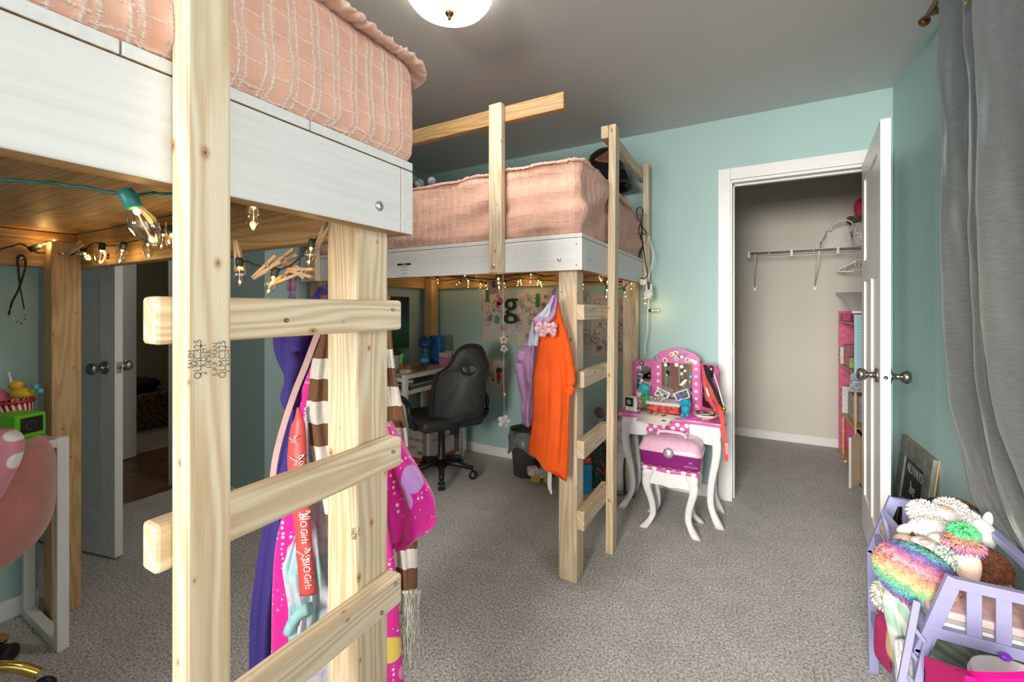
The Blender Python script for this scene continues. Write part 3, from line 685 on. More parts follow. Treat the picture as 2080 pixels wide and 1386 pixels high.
def robe_mat():
    t = NT('magenta_print_fleece'); c = t.coord(); b = t.noise(45, c, 2)
    v = t.n('ShaderNodeTexVoronoi', feature='F1', i_Scale=8.0); t.l(c, v.inputs['Vector'])
    big = t.ramp(v.outputs['Distance'], [(.26, (1, 1, 1, 1)), (.29, (0, 0, 0, 1))])
    sep = t.n('ShaderNodeSeparateColor'); t.l(v.outputs['Color'], sep.inputs[0])
    cc = t.ramp(sep.outputs[0], [(0, (.85, .30, .58, 1)), (.35, (.62, .32, .78, 1)), (.55, (.80, .62, .10, 1)), (.75, (.88, .50, .66, 1))], 'CONSTANT')
    ring = t.ramp(v.outputs['Distance'], [(.33, (0, 0, 0, 1)), (.36, (1, 1, 1, 1)), (.46, (1, 1, 1, 1)), (.49, (0, 0, 0, 1))])
    v2 = t.n('ShaderNodeTexVoronoi', feature='F1', i_Scale=75.0); v2.inputs['Randomness'].default_value = .35; t.l(c, v2.inputs['Vector'])
    dots = t.ramp(v2.outputs['Distance'], [(.26, (1, 1, 1, 1)), (.36, (0, 0, 0, 1))])
    col = t.mix(big, (.72, .004, .32, 1), cc); col = t.mix(t.mix(1.0, ring, dots, 'MULTIPLY'), col, (.90, .62, .74, 1))
    t.l(col, t.b.inputs['Base Color']); t.bump(t.noise(300, c, 3), .6, .003); return t.done(.95, Sheen_Weight=.5)
M_ROBE = robe_mat()
t = thing('bathrobe', 'hot magenta fleece bathrobe printed with dots, sleeve hanging right of the corner post', 'bathrobe', tuple(PX(720, 900, d=1.13)))
obj('body', garment([(640, 650, 745), (720, 640, 775), (800, 612, 780), (900, 604, 780), (1000, 586, 784), (1100, 562, 796), (1200, 554, 808), (1300, 552, 814), (1400, 552, 822)], 1.12, .020, .25, 6, 2.0, 60, 72), M_ROBE, t)
obj('sleeve', garment([(862, 770, 794), (890, 765, 810), (920, 765, 828), (960, 770, 852), (1000, 775, 876), (1025, 778, 884), (1050, 784, 884), (1070, 790, 880), (1088, 796, 858), (1100, 802, 822)], 1.10, .038, .22, 3, .5, 50), M_ROBE, t)
m = MB(); m.tube(smooth_path([PX(x, y, d=1.075) for x, y in ((812, 1092), (835, 1090), (858, 1080), (876, 1064), (881, 1050))], 4), .010, 10); obj('cuff', m, M_ROBE, t)
def tiedye():
    t = NT('pastel_tie_dye_terry'); c = t.coord(); n = t.noise(9, c, 3, .6)
    t.l(t.ramp(n, [(.32, (.22, .50, .55, 1)), (.42, (.42, .62, .68, 1)), (.50, (.66, .66, .74, 1)), (.58, (.56, .38, .60, 1)), (.68, (.66, .50, .62, 1))]), t.b.inputs['Base Color'])
    t.bump(t.noise(420, c, 3), .6, .003); return t.done(.95)
M_TIE = tiedye()
t = thing('bathrobe', 'pastel blue and lilac tie-dye terry robe behind the coral sash', 'bathrobe', tuple(PX(640, 1050, d=1.09)))
obj('body', garment([(650, 655, 695), (760, 640, 690), (860, 618, 690), (920, 622, 695), (1000, 618, 700), (1100, 610, 705), (1200, 605, 712), (1300, 604, 716), (1400, 600, 716)], 1.085, .014, .35, 4, 4.0, 60), M_TIE, t)
obj('sleeve', garment([(1090, 600, 618), (1130, 582, 628), (1160, 576, 632), (1200, 584, 640), (1240, 590, 640), (1280, 590, 635), (1305, 592, 625)], 1.065, .020, .35, 3, 1.0, 40), M_TIE, t)
m = MB(); m.tube(smooth_path([PX(x, y, d=1.04) for x, y in ((586, 1285), (596, 1262), (612, 1245), (628, 1236))], 5), [.013]*16, 10); obj('belt', m, plain('aqua_terry', (.34, .62, .66, 1), .95, .1, 30, .5, 400), t)
# scarf
def knit(name, c):
    t = NT(name); co_ = t.coord(); mp = t.n('ShaderNodeMapping'); mp.inputs['Scale'].default_value = (330, 330, 260); t.l(co_, mp.inputs[0])
    w_ = t.n('ShaderNodeTexVoronoi', i_Scale=1.0); w_.inputs['Randomness'].default_value = .25; t.l(mp.outputs[0], w_.inputs['Vector'])
    t.l(t.ramp(w_.outputs['Distance'], [(.1, c), (.7, tuple(x*.72 for x in c[:3])+(1,))]), t.b.inputs['Base Color']); t.bump(w_.outputs['Distance'], -.6, .003)
    return t.done(.95)
M_KW, M_KB = knit('cream_knit', (.78, .76, .70, 1)), knit('brown_knit', (.19, .095, .045, 1))
M_YARN = plain('cream_yarn', (.78, .76, .68, 1), .9, .05)
def stripes(m, step=.053, z0=0.0):
    for i, f in enumerate(m.f):
        z = sum(m.v[k][2] for k in f)/len(f); m.m[i] = 1 if int(math.floor((z-z0)/step)) % 2 else 0
    return m
t = thing('scarf', 'cream and brown striped knit scarf with long fringe draped behind the ladder', 'scarf', tuple(PX(700, 800, d=1.05)))
rA = [(600, 652, 690), (660, 648, 690), (700, 642, 688), (740, 633, 686), (790, 627, 686), (830, 622, 690), (870, 628, 692), (910, 633, 694), (960, 642, 697), (1010, 656, 702), (1060, 664, 706), (1110, 672, 712), (1150, 678, 718), (1185, 683, 722)]
obj('tail', stripes(garment(rA, 1.05, .012, .45, 3, .8, 96)), [M_KW, M_KB], t)
rB = [(600, 760, 792), (700, 765, 797), (760, 768, 804), (800, 770, 812), (850, 772, 822), (900, 774, 828), (960, 778, 834), (1020, 785, 840), (1080, 792, 846), (1130, 797, 848), (1170, 800, 848), (1203, 802, 847)]
obj('tail', stripes(garment(rB, 1.15, .010, .4, 3, 2.2, 96), .053, .014), [M_KW, M_KB], t)
def fringe(x0, x1, y0, y1, d, n, seed):
    m = MB(); rnd = random.Random(seed)
    for i in range(n):
        x = x0+(x1-x0)*(i+.5)/n; kx = rnd.uniform(-14, 6); pts = []
        for j in range(7):
            q = j/6; pts.append(PX(x+kx*q+5*math.sin(q*5+i), y0+(y1+rnd.uniform(-14, 14)-y0)*q, d=d+rnd.uniform(-.008, .008)))
        m.tube(smooth_path(pts, 3), .0013, 5)
    return m
obj('fringe', fringe(680, 722, 1180, 1330, 1.035, 46, 3), M_YARN, t)
obj('fringe', fringe(688, 730, 1270, 1400, 1.05, 40, 9), M_YARN, t)
obj('fringe', fringe(800, 850, 1200, 1350, 1.14, 60, 4), M_YARN, t)
m = MB()
for i in range(6):
    p = PX(803+i*8, 1203, d=1.135); m.sph(p, .0045, 8)
obj('knots', m, M_YARN, t)
# coral sash with lettering
M_CORAL = fabric('coral_satin', (.72, .10, .10, 1), .45, 900, .15)
t = thing('award_sash', 'coral red award ribbon printed with white lettering, hanging by the scarf', 'sash', tuple(PX(612, 1000, d=1.02)))
m = MB(); rows = interp_rows([(828, 603, 609), (850, 598, 615), (870, 590, 620), (920, 584, 623), (960, 584, 624), (1000, 587, 627), (1060, 596, 631), (1110, 601, 634), (1160, 605, 638), (1212, 609, 643)], 50)
rr = []
for i, (y, a, b) in enumerate(rows):
    D = 1.02+.006*math.sin(i*.25); pa = PX(a, y, d=D+.004); pm = PX((a+b)/2, y, d=D-.003); pb = PX(b, y-(b-a)*.12, d=D+.004)
    rr.append([pa, pm, pb, pb+FW*.0012, pm+FW*.0012, pa+FW*.0012])
m.rings(rr, 0, True); obj('band', m, M_CORAL, t)
m = MB(); tilt = RT*.99+Vector((0, 0, .12)); dn = Vector((.0, 0, -1))+RT*.10
for (x, y) in ((616, 1078), (623, 1170)):
    merge_text(m, 'BIO', .024, frame(PX(x-1, y-20, d=1.012), dn, tilt), depth=.0003, sx=.85)
    merge_text(m, 'Girls', .023, frame(PX(x+2, y+12, d=1.012), dn, tilt), depth=.0003, sx=.8)
merge_text(m, 'B', .024, frame(PX(601, 960, d=1.012), dn, tilt), depth=.0003)
for (x, y, s) in ((606, 935, 1.0), (621, 1047, .8), (619, 1126, 1.0), (596, 893, .6)):
    c = PX(x, y, d=1.012)
    for pts in (((-22, -8), (-10, 0), (-2, 4), (-12, 14), (0, 12)), ((2, 10), (8, 4), (14, 4), (16, 10), (8, 12), (4, 16)), ((4, 2), (0, -8), (6, -14), (12, -12), (16, -18)), ((4, -2), (10, -8), (16, -12)), ((6, 0), (2, -16), (8, -20))):
        m.tube([c+RT*(px_*.00085*s)+Vector((0, 0, -py_*.00085*s)) for px_, py_ in pts], .0012*s, 5)
obj('lettering', m, plain('white_print', (.9, .88, .88, 1), .5), t)
# iridescent ribbon
def irid():
    t = NT('iridescent_ribbon'); c = t.coord(); sep = t.n('ShaderNodeSeparateXYZ'); t.l(c, sep.inputs[0])
    f = t.math('FRACT', t.math('MULTIPLY', sep.outputs[2], 22.0))
    t.l(t.ramp(f, [(0, (.25, .12, .45, 1)), (.35, (.65, .35, .55, 1)), (.6, (.08, .30, .60, 1)), (.85, (.45, .35, .62, 1))]), t.b.inputs['Base Color']); return t.done(.2, Metallic=.5)
obj('ribbon_loop', ribbon([PX(x, y, d=1.02) for x, y in ((600, 548), (592, 556), (588, 575), (589, 610), (592, 650), (596, 610), (599, 580), (602, 560), (600, 548))], .010, FW+RT*.8, .001), irid(), label='shiny purple blue ribbon loop pinned under the string lights', cat='ribbon')
# ---------------- far bed: orange T-shirt and hoodie
M_ORANGE = fabric('orange_jersey', (.88, .105, .004, 1), .85, 600, .15)
t = thing('t_shirt', 'bright orange T-shirt hanging on the front post of the far loft bed', 't-shirt', tuple(PX(1112, 700, d=1.90)))
obj('body', garment([(615, 1124, 1136), (640, 1112, 1140), (665, 1102, 1146), (700, 1093, 1152), (740, 1088, 1156), (770, 1084, 1160), (800, 1083, 1158), (840, 1083, 1156), (880, 1080, 1155), (920, 1074, 1154), (940, 1074, 1153), (950, 1078, 1151)], 1.865, .030, .22, 4, 2.4, 60, 72, tilt=.05), M_ORANGE, t)
m = MB(); m.tube(smooth_path([PX(x, y, d=1.845) for x, y in ((1130, 618), (1136, 650), (1146, 690), (1157, 740), (1160, 775), (1155, 800))], 5), [.008+.012*min(1, i/8) for i in range(26)], 10); obj('sleeve', m, M_ORANGE, t)
m = MB(); m.tube(smooth_path([PX(x, y, d=1.90) for x, y in ((1127, 585), (1124, 600), (1126, 622), (1132, 640))], 4), .006, 8); obj('hanging_loop', m, plain('dark_red_tape', (.18, .03, .04, 1), .7), t)
M_LILAC = plain('lilac_jersey', (.62, .36, .66, 1), .85, .10, 7, .2, 500); M_PBLUE = plain('pale_blue_jersey', (.56, .62, .72, 1), .85, .06, 8, .2, 500)
t = thing('hooded_jacket', 'lilac and pale blue jacket with fluffy pink trim beside the orange T-shirt', 'jacket', tuple(PX(1080, 720, d=1.93)))
obj('body', garment([(700, 1066, 1092), (730, 1056, 1092), (760, 1056, 1092), (790, 1060, 1092), (820, 1058, 1090), (845, 1060, 1086), (862, 1066, 1080)], 1.935, .034, .35, 3, 1.2, 50), M_LILAC, t)
obj('hood', garment([(600, 1122, 1130), (612, 1116, 1132), (625, 1108, 1131), (640, 1092, 1128), (650, 1082, 1122), (660, 1088, 1110)], 1.835, .018, .4, 3, .3, 30), M_LILAC, t)
obj('hood_lining', garment([(618, 1112, 1120), (630, 1104, 1119), (640, 1094, 1117), (646, 1092, 1114)], 1.812, .006, .3, 3, .3, 20), M_PBLUE, t)
obj('shoulder', garment([(655, 1080, 1090), (670, 1077, 1096), (690, 1073, 1094), (702, 1071, 1093)], 1.845, .016, .3, 2, .3, 24), M_PBLUE, t)
m = MB(); rnd = random.Random(4)
for i in range(46): p = PX(1090+rnd.random()*38, 658+rnd.random()*20+(i % 3)*2, d=1.800+rnd.random()*.012); m.sph(p, .008+rnd.random()*.005, 16)
obj('fluffy_trim', m, plain('pink_fluff', (.80, .48, .52, 1), .95, .15, 80, .8, 500), t)
m = MB(); m.tube(smooth_path([PX(x, y, d=1.93) for x, y in ((1062, 715), (1056, 745), (1062, 780), (1072, 830), (1070, 862))], 5), [.022]*21, 10); obj('sleeve', m, M_LILAC, t)
# ================================================================ DESKS
M_DTOP = plain('grey_wood_laminate', (.46, .42, .36, 1), .35, .06, 14)
M_LAMW = plain('white_laminate', (.72, .71, .69, 1), .4, .02)
def desk(label, x0, x1, y0, y1, z, near_end):
    t = thing('desk', label, 'desk', ((x0+x1)/2, (y0+y1)/2, 0)); L = .032
    board('desk_top', (x0+.002, y0+L+.0005, z-.022), (x1-.002, y1-L-.0005, z), [M_DTOP], t, 0, .002)
    board('shelf', (x0+L, y0+L, z-.135), (x1-.02, y1-L, z-.118), [M_LAMW], t, 0, .002)
    m = MB(); m.box((x1-.004, y0+L, z-.030), (x1+.001, y1-L, z-.0005)); m.box((x1-.03, y0+L, z-.145), (x1-.018, y1-L, z-.115)); obj('edge_rail', m, M_LAMW, t)
    for yy in (y0, y1-L):
        for xx in (x0, x1-L): board('leg', (xx, yy, 0), (xx+L, yy+L, z+.001), [M_WHITEMETAL], t, 0, .002)
        board('foot_bar', (x0+L, yy, .0), (x1-L, yy+L, L), [M_WHITEMETAL], t, 0, .002)
        board('side_bar', (x0+L, yy+.004, z-.150), (x1-L, yy+L-.004, z-.122), [M_WHITEMETAL], t, 0, .002)
        board('side_bar', (x0+L, yy+.004, z-.050), (x1-L, yy+L-.004, z-.023), [M_WHITEMETAL], t, 0, .002)
    return t
desk('white framed desk with grey wood top under the nearest loft bed', -2.555, -2.165, -.42, .60, .764, 0)
desk('white desk with a lower shelf under the far loft bed', -2.53, -2.08, 2.25, 2.955, .764, 0)
# ---- small things on the near desk
ZK = .765
t = thing('paper_cup', 'red and white striped cup with red rim on the near desk', 'cup', (-2.44, .52, ZK))
def stripe_mat(name, c1, c2, k, ang=1.0):
    q = NT(name); c = q.coord(); s = q.n('ShaderNodeSeparateXYZ'); q.l(c, s.inputs[0])
    a = q.math('ARCTAN2', s.outputs[1], s.outputs[0]); f = q.math('FRACT', q.math('ADD', q.math('MULTIPLY', a, k/6.2832), q.math('MULTIPLY', s.outputs[2], 14.0*ang)))
    q.l(q.ramp(f, [(0, c1), (.55, c2)], 'CONSTANT'), q.b.inputs['Base Color']); return q.done(.4)
m = MB(); m.lathe([(0, 0), (.040, 0), (.058, .115), (.055, .115), (.038, .004), (0, .004)], T(-2.44, .52, ZK), 32); obj('cup_body', m, stripe_mat('red_white_stripes', srgb(150, 20, 30), srgb(235, 215, 205), 22), t)
m = MB(); m.lathe([(.055, .110), (.062, .110), (.062, .119), (.055, .119), (.055, .110)], T(-2.44, .52, ZK), 32, cap=False); obj('rim', m, plain('red_plastic', (.55, .02, .03, 1), .35), t)
t = thing('rubber_duck', 'yellow rubber duck sitting on the striped cup', 'toy duck', (-2.42, .54, ZK+.122)); M_YEL = plain('yellow_plastic', (.75, .50, .03, 1), .35)
m = MB(); m.sph((-2.42, .54, ZK+.142), (.040, .028, .020), 16, M=Rz(30)); m.sph((-2.435, .53, ZK+.172), .019, 14); m.sph((-2.385, .560, ZK+.152), (.014, .010, .008), 10)
obj('body', m, M_YEL, t); m = MB(); m.sph((-2.448, .516, ZK+.168), (.010, .008, .004), 10); obj('beak', m, plain('orange_plastic', (.8, .22, .02, 1), .4), t)
obj('bow', MB().sph((-2.375, .565, ZK+.166), (.012, .010, .014), 10).sph((-2.368, .575, ZK+.150), (.012, .010, .012), 10), plain('aqua_plastic', (.10, .50, .60, 1), .3), t)
m = MB(); m.lathe([(0, 0), (.026, .002), (.030, .012), (.021, .018), (.024, .026), (.014, .034), (.006, .044), (0, .048)], T(-2.485, .50, ZK+.112), 16)
obj('swirl_toy', m, plain('pink_swirl', (.75, .20, .28, 1), .5), label='pink swirl shaped toy beside the duck on the cup', cat='toy')
m = MB(); m.tube([(-2.455, .545, ZK+.06), (-2.49, .52, ZK+.22)], .0045, 8); obj('straw', m, M_WHITE, label='white drinking straw standing in the striped cup', cat='straw')
M_LIME = plain('lime_plastic', (.12, .55, .01, 1), .4)
t = thing('toy_speaker', 'lime green box with a black dial panel at the front of the near desk', 'speaker', (-2.30, .49, ZK))
Mb = T(-2.325, .505, ZK) @ Rz(20)
m = MB(); m.box((-.065, -.045, 0), (.065, .045, .085), 0, Mb); obj('case', m, M_LIME, t, bevel=.004)
m = MB(); m.box((.0655, -.030, .018), (.068, .034, .074), 0, Mb); pn = obj('panel', m, M_BLACK, t, bevel=.001)
m = MB()
for a in range(0, 300, 30): m.sph(Mb @ Vector((.069, -.002+.014*math.cos(math.radians(a)), .046+.014*math.sin(math.radians(a)))), .0012, 6)
obj('dial_marks', m, plain('cream_marks', (.7, .65, .5, 1), .5), pn)
for i in range(4):
    m = MB(); M_ = T(-2.30-.004*i, .395+.003*i, ZK+.0045*i) @ Rz(12*i-10); m.box((-.055, -.04, 0), (.055, .04, .0035), 0, M_)
    obj('picture_book', m, plain('booklet_%d' % i, [(.50, .42, .38, 1), (.10, .05, .18, 1), (.45, .12, .10, 1), (.60, .52, .40, 1)][i], .5, .25, 60), bevel=.001, label=['bottom cream booklet of the small pile', 'dark purple booklet second from the bottom', 'red patterned booklet third from the bottom', 'topmost pale booklet of the small pile'][i]+' in front of the green box', cat='booklet', group='booklets on the near desk')
t = thing('pompom_bottle', 'dark patterned tube with green pompom cap at the left edge of the near desk', 'bottle', (-2.43, .42, ZK))
m = MB(); m.lathe([(0, 0), (.018, 0), (.018, .145), (.010, .152), (0, .152)], T(-2.46, .44, ZK), 16); obj('tube', m, plain('purple_black_print', (.10, .04, .12, 1), .4, .8, 90), t)
m = MB(); m.sph((-2.46, .44, ZK+.165), .018, 12); obj('pompom', m, plain('green_fluff', (.02, .35, .03, 1), .9, .2, 120), t)
# cord necklace hanging on the beam bolt
t = thing('necklace', 'black cord necklace with beads hanging on the left beam of the near bed', 'necklace', tuple(PX(42, 530, X=-2.49)))
kx = dict(X=-2.490)
m = MB(); m.tube(smooth_path([PX(x, y, **kx) for x, y in ((40, 578), (37, 545), (36, 525), (43, 519), (51, 525), (52, 540), (47, 560), (41, 578), (35, 594), (24, 615), (18, 640))], 5), .0035, 7)
m.tube(smooth_path([PX(x, y, **kx) for x, y in ((40, 578), (44, 600), (49, 628))], 4), .0022, 6); obj('cord', m, M_BLKCORD, t)
m = MB()
for x, y in ((20, 643), (26, 648), (31, 651), (36, 654), (41, 656), (46, 657), (50, 654), (51, 648), (50, 641), (49, 634)): m.sph(PX(x, y, **kx), .0045, 8)
obj('beads', m, plain('bead_mix', (.45, .42, .40, 1), .3, .5, 150), t)
m = MB(); m.lathe([(0, 0), (.013, 0), (.012, .004), (0, .006)], T(*PX(43, 523, X=-2.502)) @ Ry(90), 10); obj('bolt', m, M_STEEL, bed1)
# small charm hanging on the entry door
t = thing('door_charm', 'small pink beaded charm hanging near the top of the open door under the near bed', 'charm', tuple(PX(221, 555, d=2.12)))
m = MB(); m.tube([PX(221, 541, d=2.1), PX(221, 572, d=2.1)], .001, 5); obj('string', m, M_BLKCORD, t)
m = MB()
for i, y in enumerate((546, 551, 557, 563, 569)): m.sph(PX(221, y, d=2.1), .006, 8)
obj('beads', m, plain('pink_beads', (.45, .25, .27, 1), .4, .3, 200), t)

# ================================================================ PINK SHELL CHAIR WITH GOLD BASE
M_PINKV = fabric('dusty_pink_velvet', (.43, .155, .125, 1), .8, 400, .2, Sheen_Weight=.4)
cx, cy = -2.10, .255
t = thing('desk_chair', 'dusty pink shell chair on gold legs at the near desk', 'chair', (cx, cy, 0))
Mc = T(cx+.045, cy+.01, 0) @ Rz(36)
m = MB(); rings = []
for i in range(31):
    v = i/30                       # v: from front of seat, round to the top of the back
    if v < .42: q = v/.42; c0 = Vector((-.22+.34*q, 0, .47-.02*math.sin(q*3.14))); nn = Vector((0, 0, 1))
    else:
        q = (v-.42)/.58; a = min(1, q/.45)*math.radians(78); c0 = Vector((.12+.13*math.sin(a), 0, .47+.13*(1-math.cos(a))+max(0, q-.30)*.335)); nn = Vector((-math.sin(a), 0, math.cos(a)))
    wdt = (.230+.015*math.sin(v*6) if v < .85 else .230+.015*math.sin(5.1)-((v-.85)/.15)**2*.05)
    crv = .10*(.35+.65*min(1, v*2))
    ring = []
    for side, th in ((1, .018), (-1, -.018)):
        for k in range(17):
            s = (-1+2*k/16)*side; up = crv*s*s
            ring.append(Mc @ (c0+Vector((0, s*wdt, 0))+nn*(up+th*math.sqrt(max(0, 1-s**8)))))
    rings.append(ring)
m.rings(rings, 0, True); obj('shell', m, M_PINKV, t, sub=1)
m = MB(); m.lathe([(0, .10), (.026, .10), (.026, .30), (.018, .30), (.018, .44), (.07, .455), (0, .456)], T(cx, cy, 0), 20); obj('column', m, M_GOLD, t)
for k in range(5):
    a = math.radians(56+72*k); dx, dy = math.cos(a), math.sin(a)
    m = MB(); m.tube(smooth_path([(cx+dx*r, cy+dy*r, z) for r, z in ((.0, .135), (.06, .150), (.14, .150), (.21, .125), (.262, .085))], 5), .0155, 10); lg = obj('leg', m, M_GOLD, t)
    for s in (-1, 1):
        m = MB(); m.lathe([(0, 0), (.026, 0), (.030, .004), (.030, .016), (.026, .020), (0, .020)], T(cx+dx*.268-dy*.013*s, cy+dy*.268+dx*.013*s, .0305) @ Rz(56+72*k) @ Rx(90*s) @ T(0, 0, -.01), 18); obj('caster', m, M_BLACK, lg)
t = thing('throw_blanket', 'pink fleece blanket with white spots hung over the pink chair', 'blanket', tuple(PX(10, 940, d=1.19)))
q = NT('pink_spotted_fleece'); c = q.coord(); s = q.n('ShaderNodeSeparateXYZ'); q.l(c, s.inputs[0])
cv = q.n('ShaderNodeCombineXYZ'); q.l(q.math('ADD', s.outputs[0], q.math('MULTIPLY', s.outputs[1], .7)), cv.inputs[0]); q.l(s.outputs[2], cv.inputs[1])
v = q.n('ShaderNodeTexVoronoi', i_Scale=9.5); v.voronoi_dimensions = '2D'; v.inputs['Randomness'].default_value = .25; q.l(cv.outputs[0], v.inputs['Vector'])
q.l(q.ramp(v.outputs['Distance'], [(.24, (.80, .78, .74, 1)), (.28, (.62, .22, .30, 1))]), q.b.inputs['Base Color']); q.bump(q.noise(300, c, 3), .5, .003)
obj('cloth', garment([(876, -90, 22), (884, -95, 36), (900, -100, 43), (925, -100, 40), (950, -100, 30), (980, -105, 14), (1005, -110, 0), (1025, -110, -15)], 1.13, .03, .15, 3, 1, 40), q.done(.95, Sheen_Weight=.4), t)

# ================================================================ UNDER THE FAR BED
# office chair
t = thing('office_chair', 'black padded swivel chair seen from behind under the far loft bed', 'chair', (-1.97, 2.51, 0)); hx, hy = -1.97, 2.51
M_LEATH = plain('charcoal_leather', (.030, .034, .033, 1), .5, .08, 30, .3, 300)
for k in range(5):
    a = math.radians(-52+72*k); dx, dy = math.cos(a), math.sin(a)
    m = MB(); m.tube([(hx+dx*.02, hy+dy*.02, .115), (hx+dx*.12, hy+dy*.12, .10), (hx+dx*.235, hy+dy*.235, .075)], [.028, .022, .017], 8); lg = obj('leg', m, M_BLACK, t)
    for s in (-1, 1):
        m = MB(); m.lathe([(0, 0), (.024, 0), (.028, .004), (.028, .018), (.024, .022), (0, .022)], T(hx+dx*.235-dy*.012*s, hy+dy*.235+dx*.012*s, .028) @ Rz(-52+72*k) @ Rx(90*s) @ T(0, 0, -.011), 16); obj('caster', m, M_BLACK, lg)
m = MB(); m.lathe([(0, .07), (.036, .07), (.036, .16), (.026, .17), (.026, .36), (.05, .385), (0, .386)], T(hx, hy, 0), 18); obj('column', m, M_BLACK, t)
Mo = T(hx, hy, 0) @ Rz(-27)
m = MB(); m.box((-.24, -.235, .39), (.22, .235, .475), 0, Mo); obj('seat', m, M_LEATH, t, bevel=.035, seg=4)
# backrest with a headrest opening: ring between the outline and the oval
ctr = PX(953, 751, d=2.955)
def bp(px, py):
    return PX(px, py, d=2.955)
outl = [(958, 699), (975, 703), (984, 716), (990, 735), (993, 748), (990, 765), (987, 785), (984, 815), (981, 842), (974, 850), (950, 856), (915, 864), (885, 870), (871, 868), (866, 855), (868, 830), (872, 800), (876, 780), (882, 762), (896, 753), (907, 744), (918, 728), (927, 712), (940, 702)]
op = smooth_path([Vector((x, y, 0)) for x, y in outl], 4, True); no = len(op)
def ringpt(i, f, dep, sh=1.0):
    p = op[i]; e = math.atan2(p.y-751, p.x-953); ix, iy = 953+15*math.cos(e), 751+8.5*math.sin(e)
    x = ix+(p.x-ix)*f; y = iy+(p.y-iy)*f
    return PX(x, y, d=2.955)+FW*dep+(RT*.22)*0
prof = [(0, .02), (0, -.012), (.06, -.018), (.4, -.024), (.75, -.024), (.93, -.016), (1.0, 0.0), (1.0, .03), (.93, .045), (.5, .05), (.06, .045), (0, .03)]
m = MB(); R_ = [[ringpt(i, f, dp+.05*(abs(op[i].x-930)/60)**2*f) for i in range(no)] for f, dp in prof]; R_.append(R_[0])
m.rings(R_, 0, True, True, False); bk = obj('backrest', m, M_LEATH, t)
m = MB(); m.tube([ringpt(i, .86, -.030+.05*(abs(op[i].x-930)/60)**2*.86) for i in range(no)], .0035, 6, closed=True); obj('piping', m, plain('dark_piping', (.015, .017, .017, 1), .4), bk)
m = MB(); m.box((.19, -.03, .36), (.23, .03, .56), 0, Mo); obj('back_bracket', m, M_BLACK, t, bevel=.006)
for s in (-1, 1):
    m = MB(); m.tube(smooth_path([Mo @ Vector(p) for p in ((.14, .25*s, .42), (.15, .29*s, .47), (.13, .30*s, .57), (.03, .30*s, .603), (-.13, .30*s, .598), (-.18, .295*s, .55), (-.13, .28*s, .46), (-.08, .25*s, .41))], 5), .019, 8); obj('armrest', m, M_BLACK, t)
# bin
bx, by = -1.455, 2.86
t = thing('waste_bin', 'grey plastic waste bin with a bag lining against the back wall', 'bin', (bx, by, 0))
m = MB(); m.lathe([(0, 0), (.095, 0), (.125, .33), (.128, .335), (.120, .335), (.092, .01), (0, .01)], T(bx, by, 0), 28); obj('bin_body', m, plain('dark_grey_plastic', (.075, .072, .068, 1), .5), t)
m = MB(); R_ = []
for i in range(9):
    q = i/8; R_.append([(bx+(.126+.012*q+.008*math.sin(k*1.7+i))*math.cos(k*.2618), by+(.126+.012*q+.008*math.sin(k*1.7+i))*math.sin(k*.2618), .337-.14*q*(1+.3*math.sin(k*.9+1))) for k in range(24)])
m.rings(R_, 0, True, cap=False); obj('bag_liner', m, plain('grey_bin_bag', (.16, .18, .17, 1), .35, .1), t)
m = MB(); m.sph((bx, by, .315), (.11, .11, .05), 16); obj('rubbish', m, plain('dark_rubbish', (.02, .02, .02, 1), .6, .4, 40), t)
# carton under the desk
t = thing('cardboard_carton', 'white wine carton with red base band under the far desk', 'carton', (-2.25, 2.72, 0)); Mq = T(-2.31, 2.74, 0) @ Rz(-2)
m = MB(); m.box((-.17, -.15, 0), (.17, .15, .27), 0, Mq); m.box((-.1705, -.1505, .015), (.1705, .1505, .065), 1, Mq); obj('box', m, [plain('carton_white', (.52, .46, .41, 1), .7), plain('carton_red', (.38, .08, .07, 1), .7)], t)
m = MB(); merge_text(m, 'COASTAL RIDGE', .033, Mq @ frame((.1712, -.01, .20), (0, 1, 0), (0, 0, 1)), sx=.9); merge_text(m, 'COASTAL RIDGE', .036, Mq @ frame((0, -.1512, .20), (1, 0, 0), (0, 0, 1)), sx=.85); merge_text(m, 'Cellars', .03, Mq @ frame((0, -.1512, .14), (1, 0, 0), (0, 0, 1)))
for k in range(9): m.box((.05+k*.006, -.1512, .09), (.053+k*.006, -.1508, .12), 0, Mq)
obj('print', m, plain('brown_print', (.12, .08, .07, 1), .6), t)
# things on the far desk
t = thing('laptop', 'closed grey laptop on the shelf of the far desk', 'laptop', (-2.25, 2.45, .648))
m = MB(); m.box((-.12, -.16, 0), (.12, .16, .018), 0, T(-2.23, 2.50, .648)); obj('case', m, plain('dark_grey_laptop', (.10, .10, .10, 1), .35), t, bevel=.004)
m = MB(); m.box((-.118, -.158, .0185), (.118, .158, .030), 0, T(-2.235, 2.50, .648) @ Rz(2)); obj('lid', m, plain('silver_laptop', (.38, .38, .38, 1), .3), t, bevel=.004)
m = MB(); m.box((-.025, -.018, 0), (.025, .018, .022), 0, T(-2.19, 2.42, .680) @ Rz(30)); obj('charger', m, M_WHITE, bevel=.005, label='small white plug charger on the grey laptop', cat='charger')
def dk(px, py_, z=ZK): return PX(px, py_, Z=z)
M_BLUEP = plain('translucent_blue_plastic', (.01, .14, .42, 1), .2, .1)
p = dk(866, 742); p = Vector((-2.29, 2.70, ZK))
t = thing('handheld_fan', 'clear blue bottle shaped desk fan in front of the blue case', 'fan', tuple(p))
m = MB(); m.lathe([(0, 0), (.034, 0), (.036, .05), (.034, .075), (.018, .095), (.012, .12), (.012, .15), (0, .151)], T(*p), 20); obj('bottle', m, M_BLUEP, t)
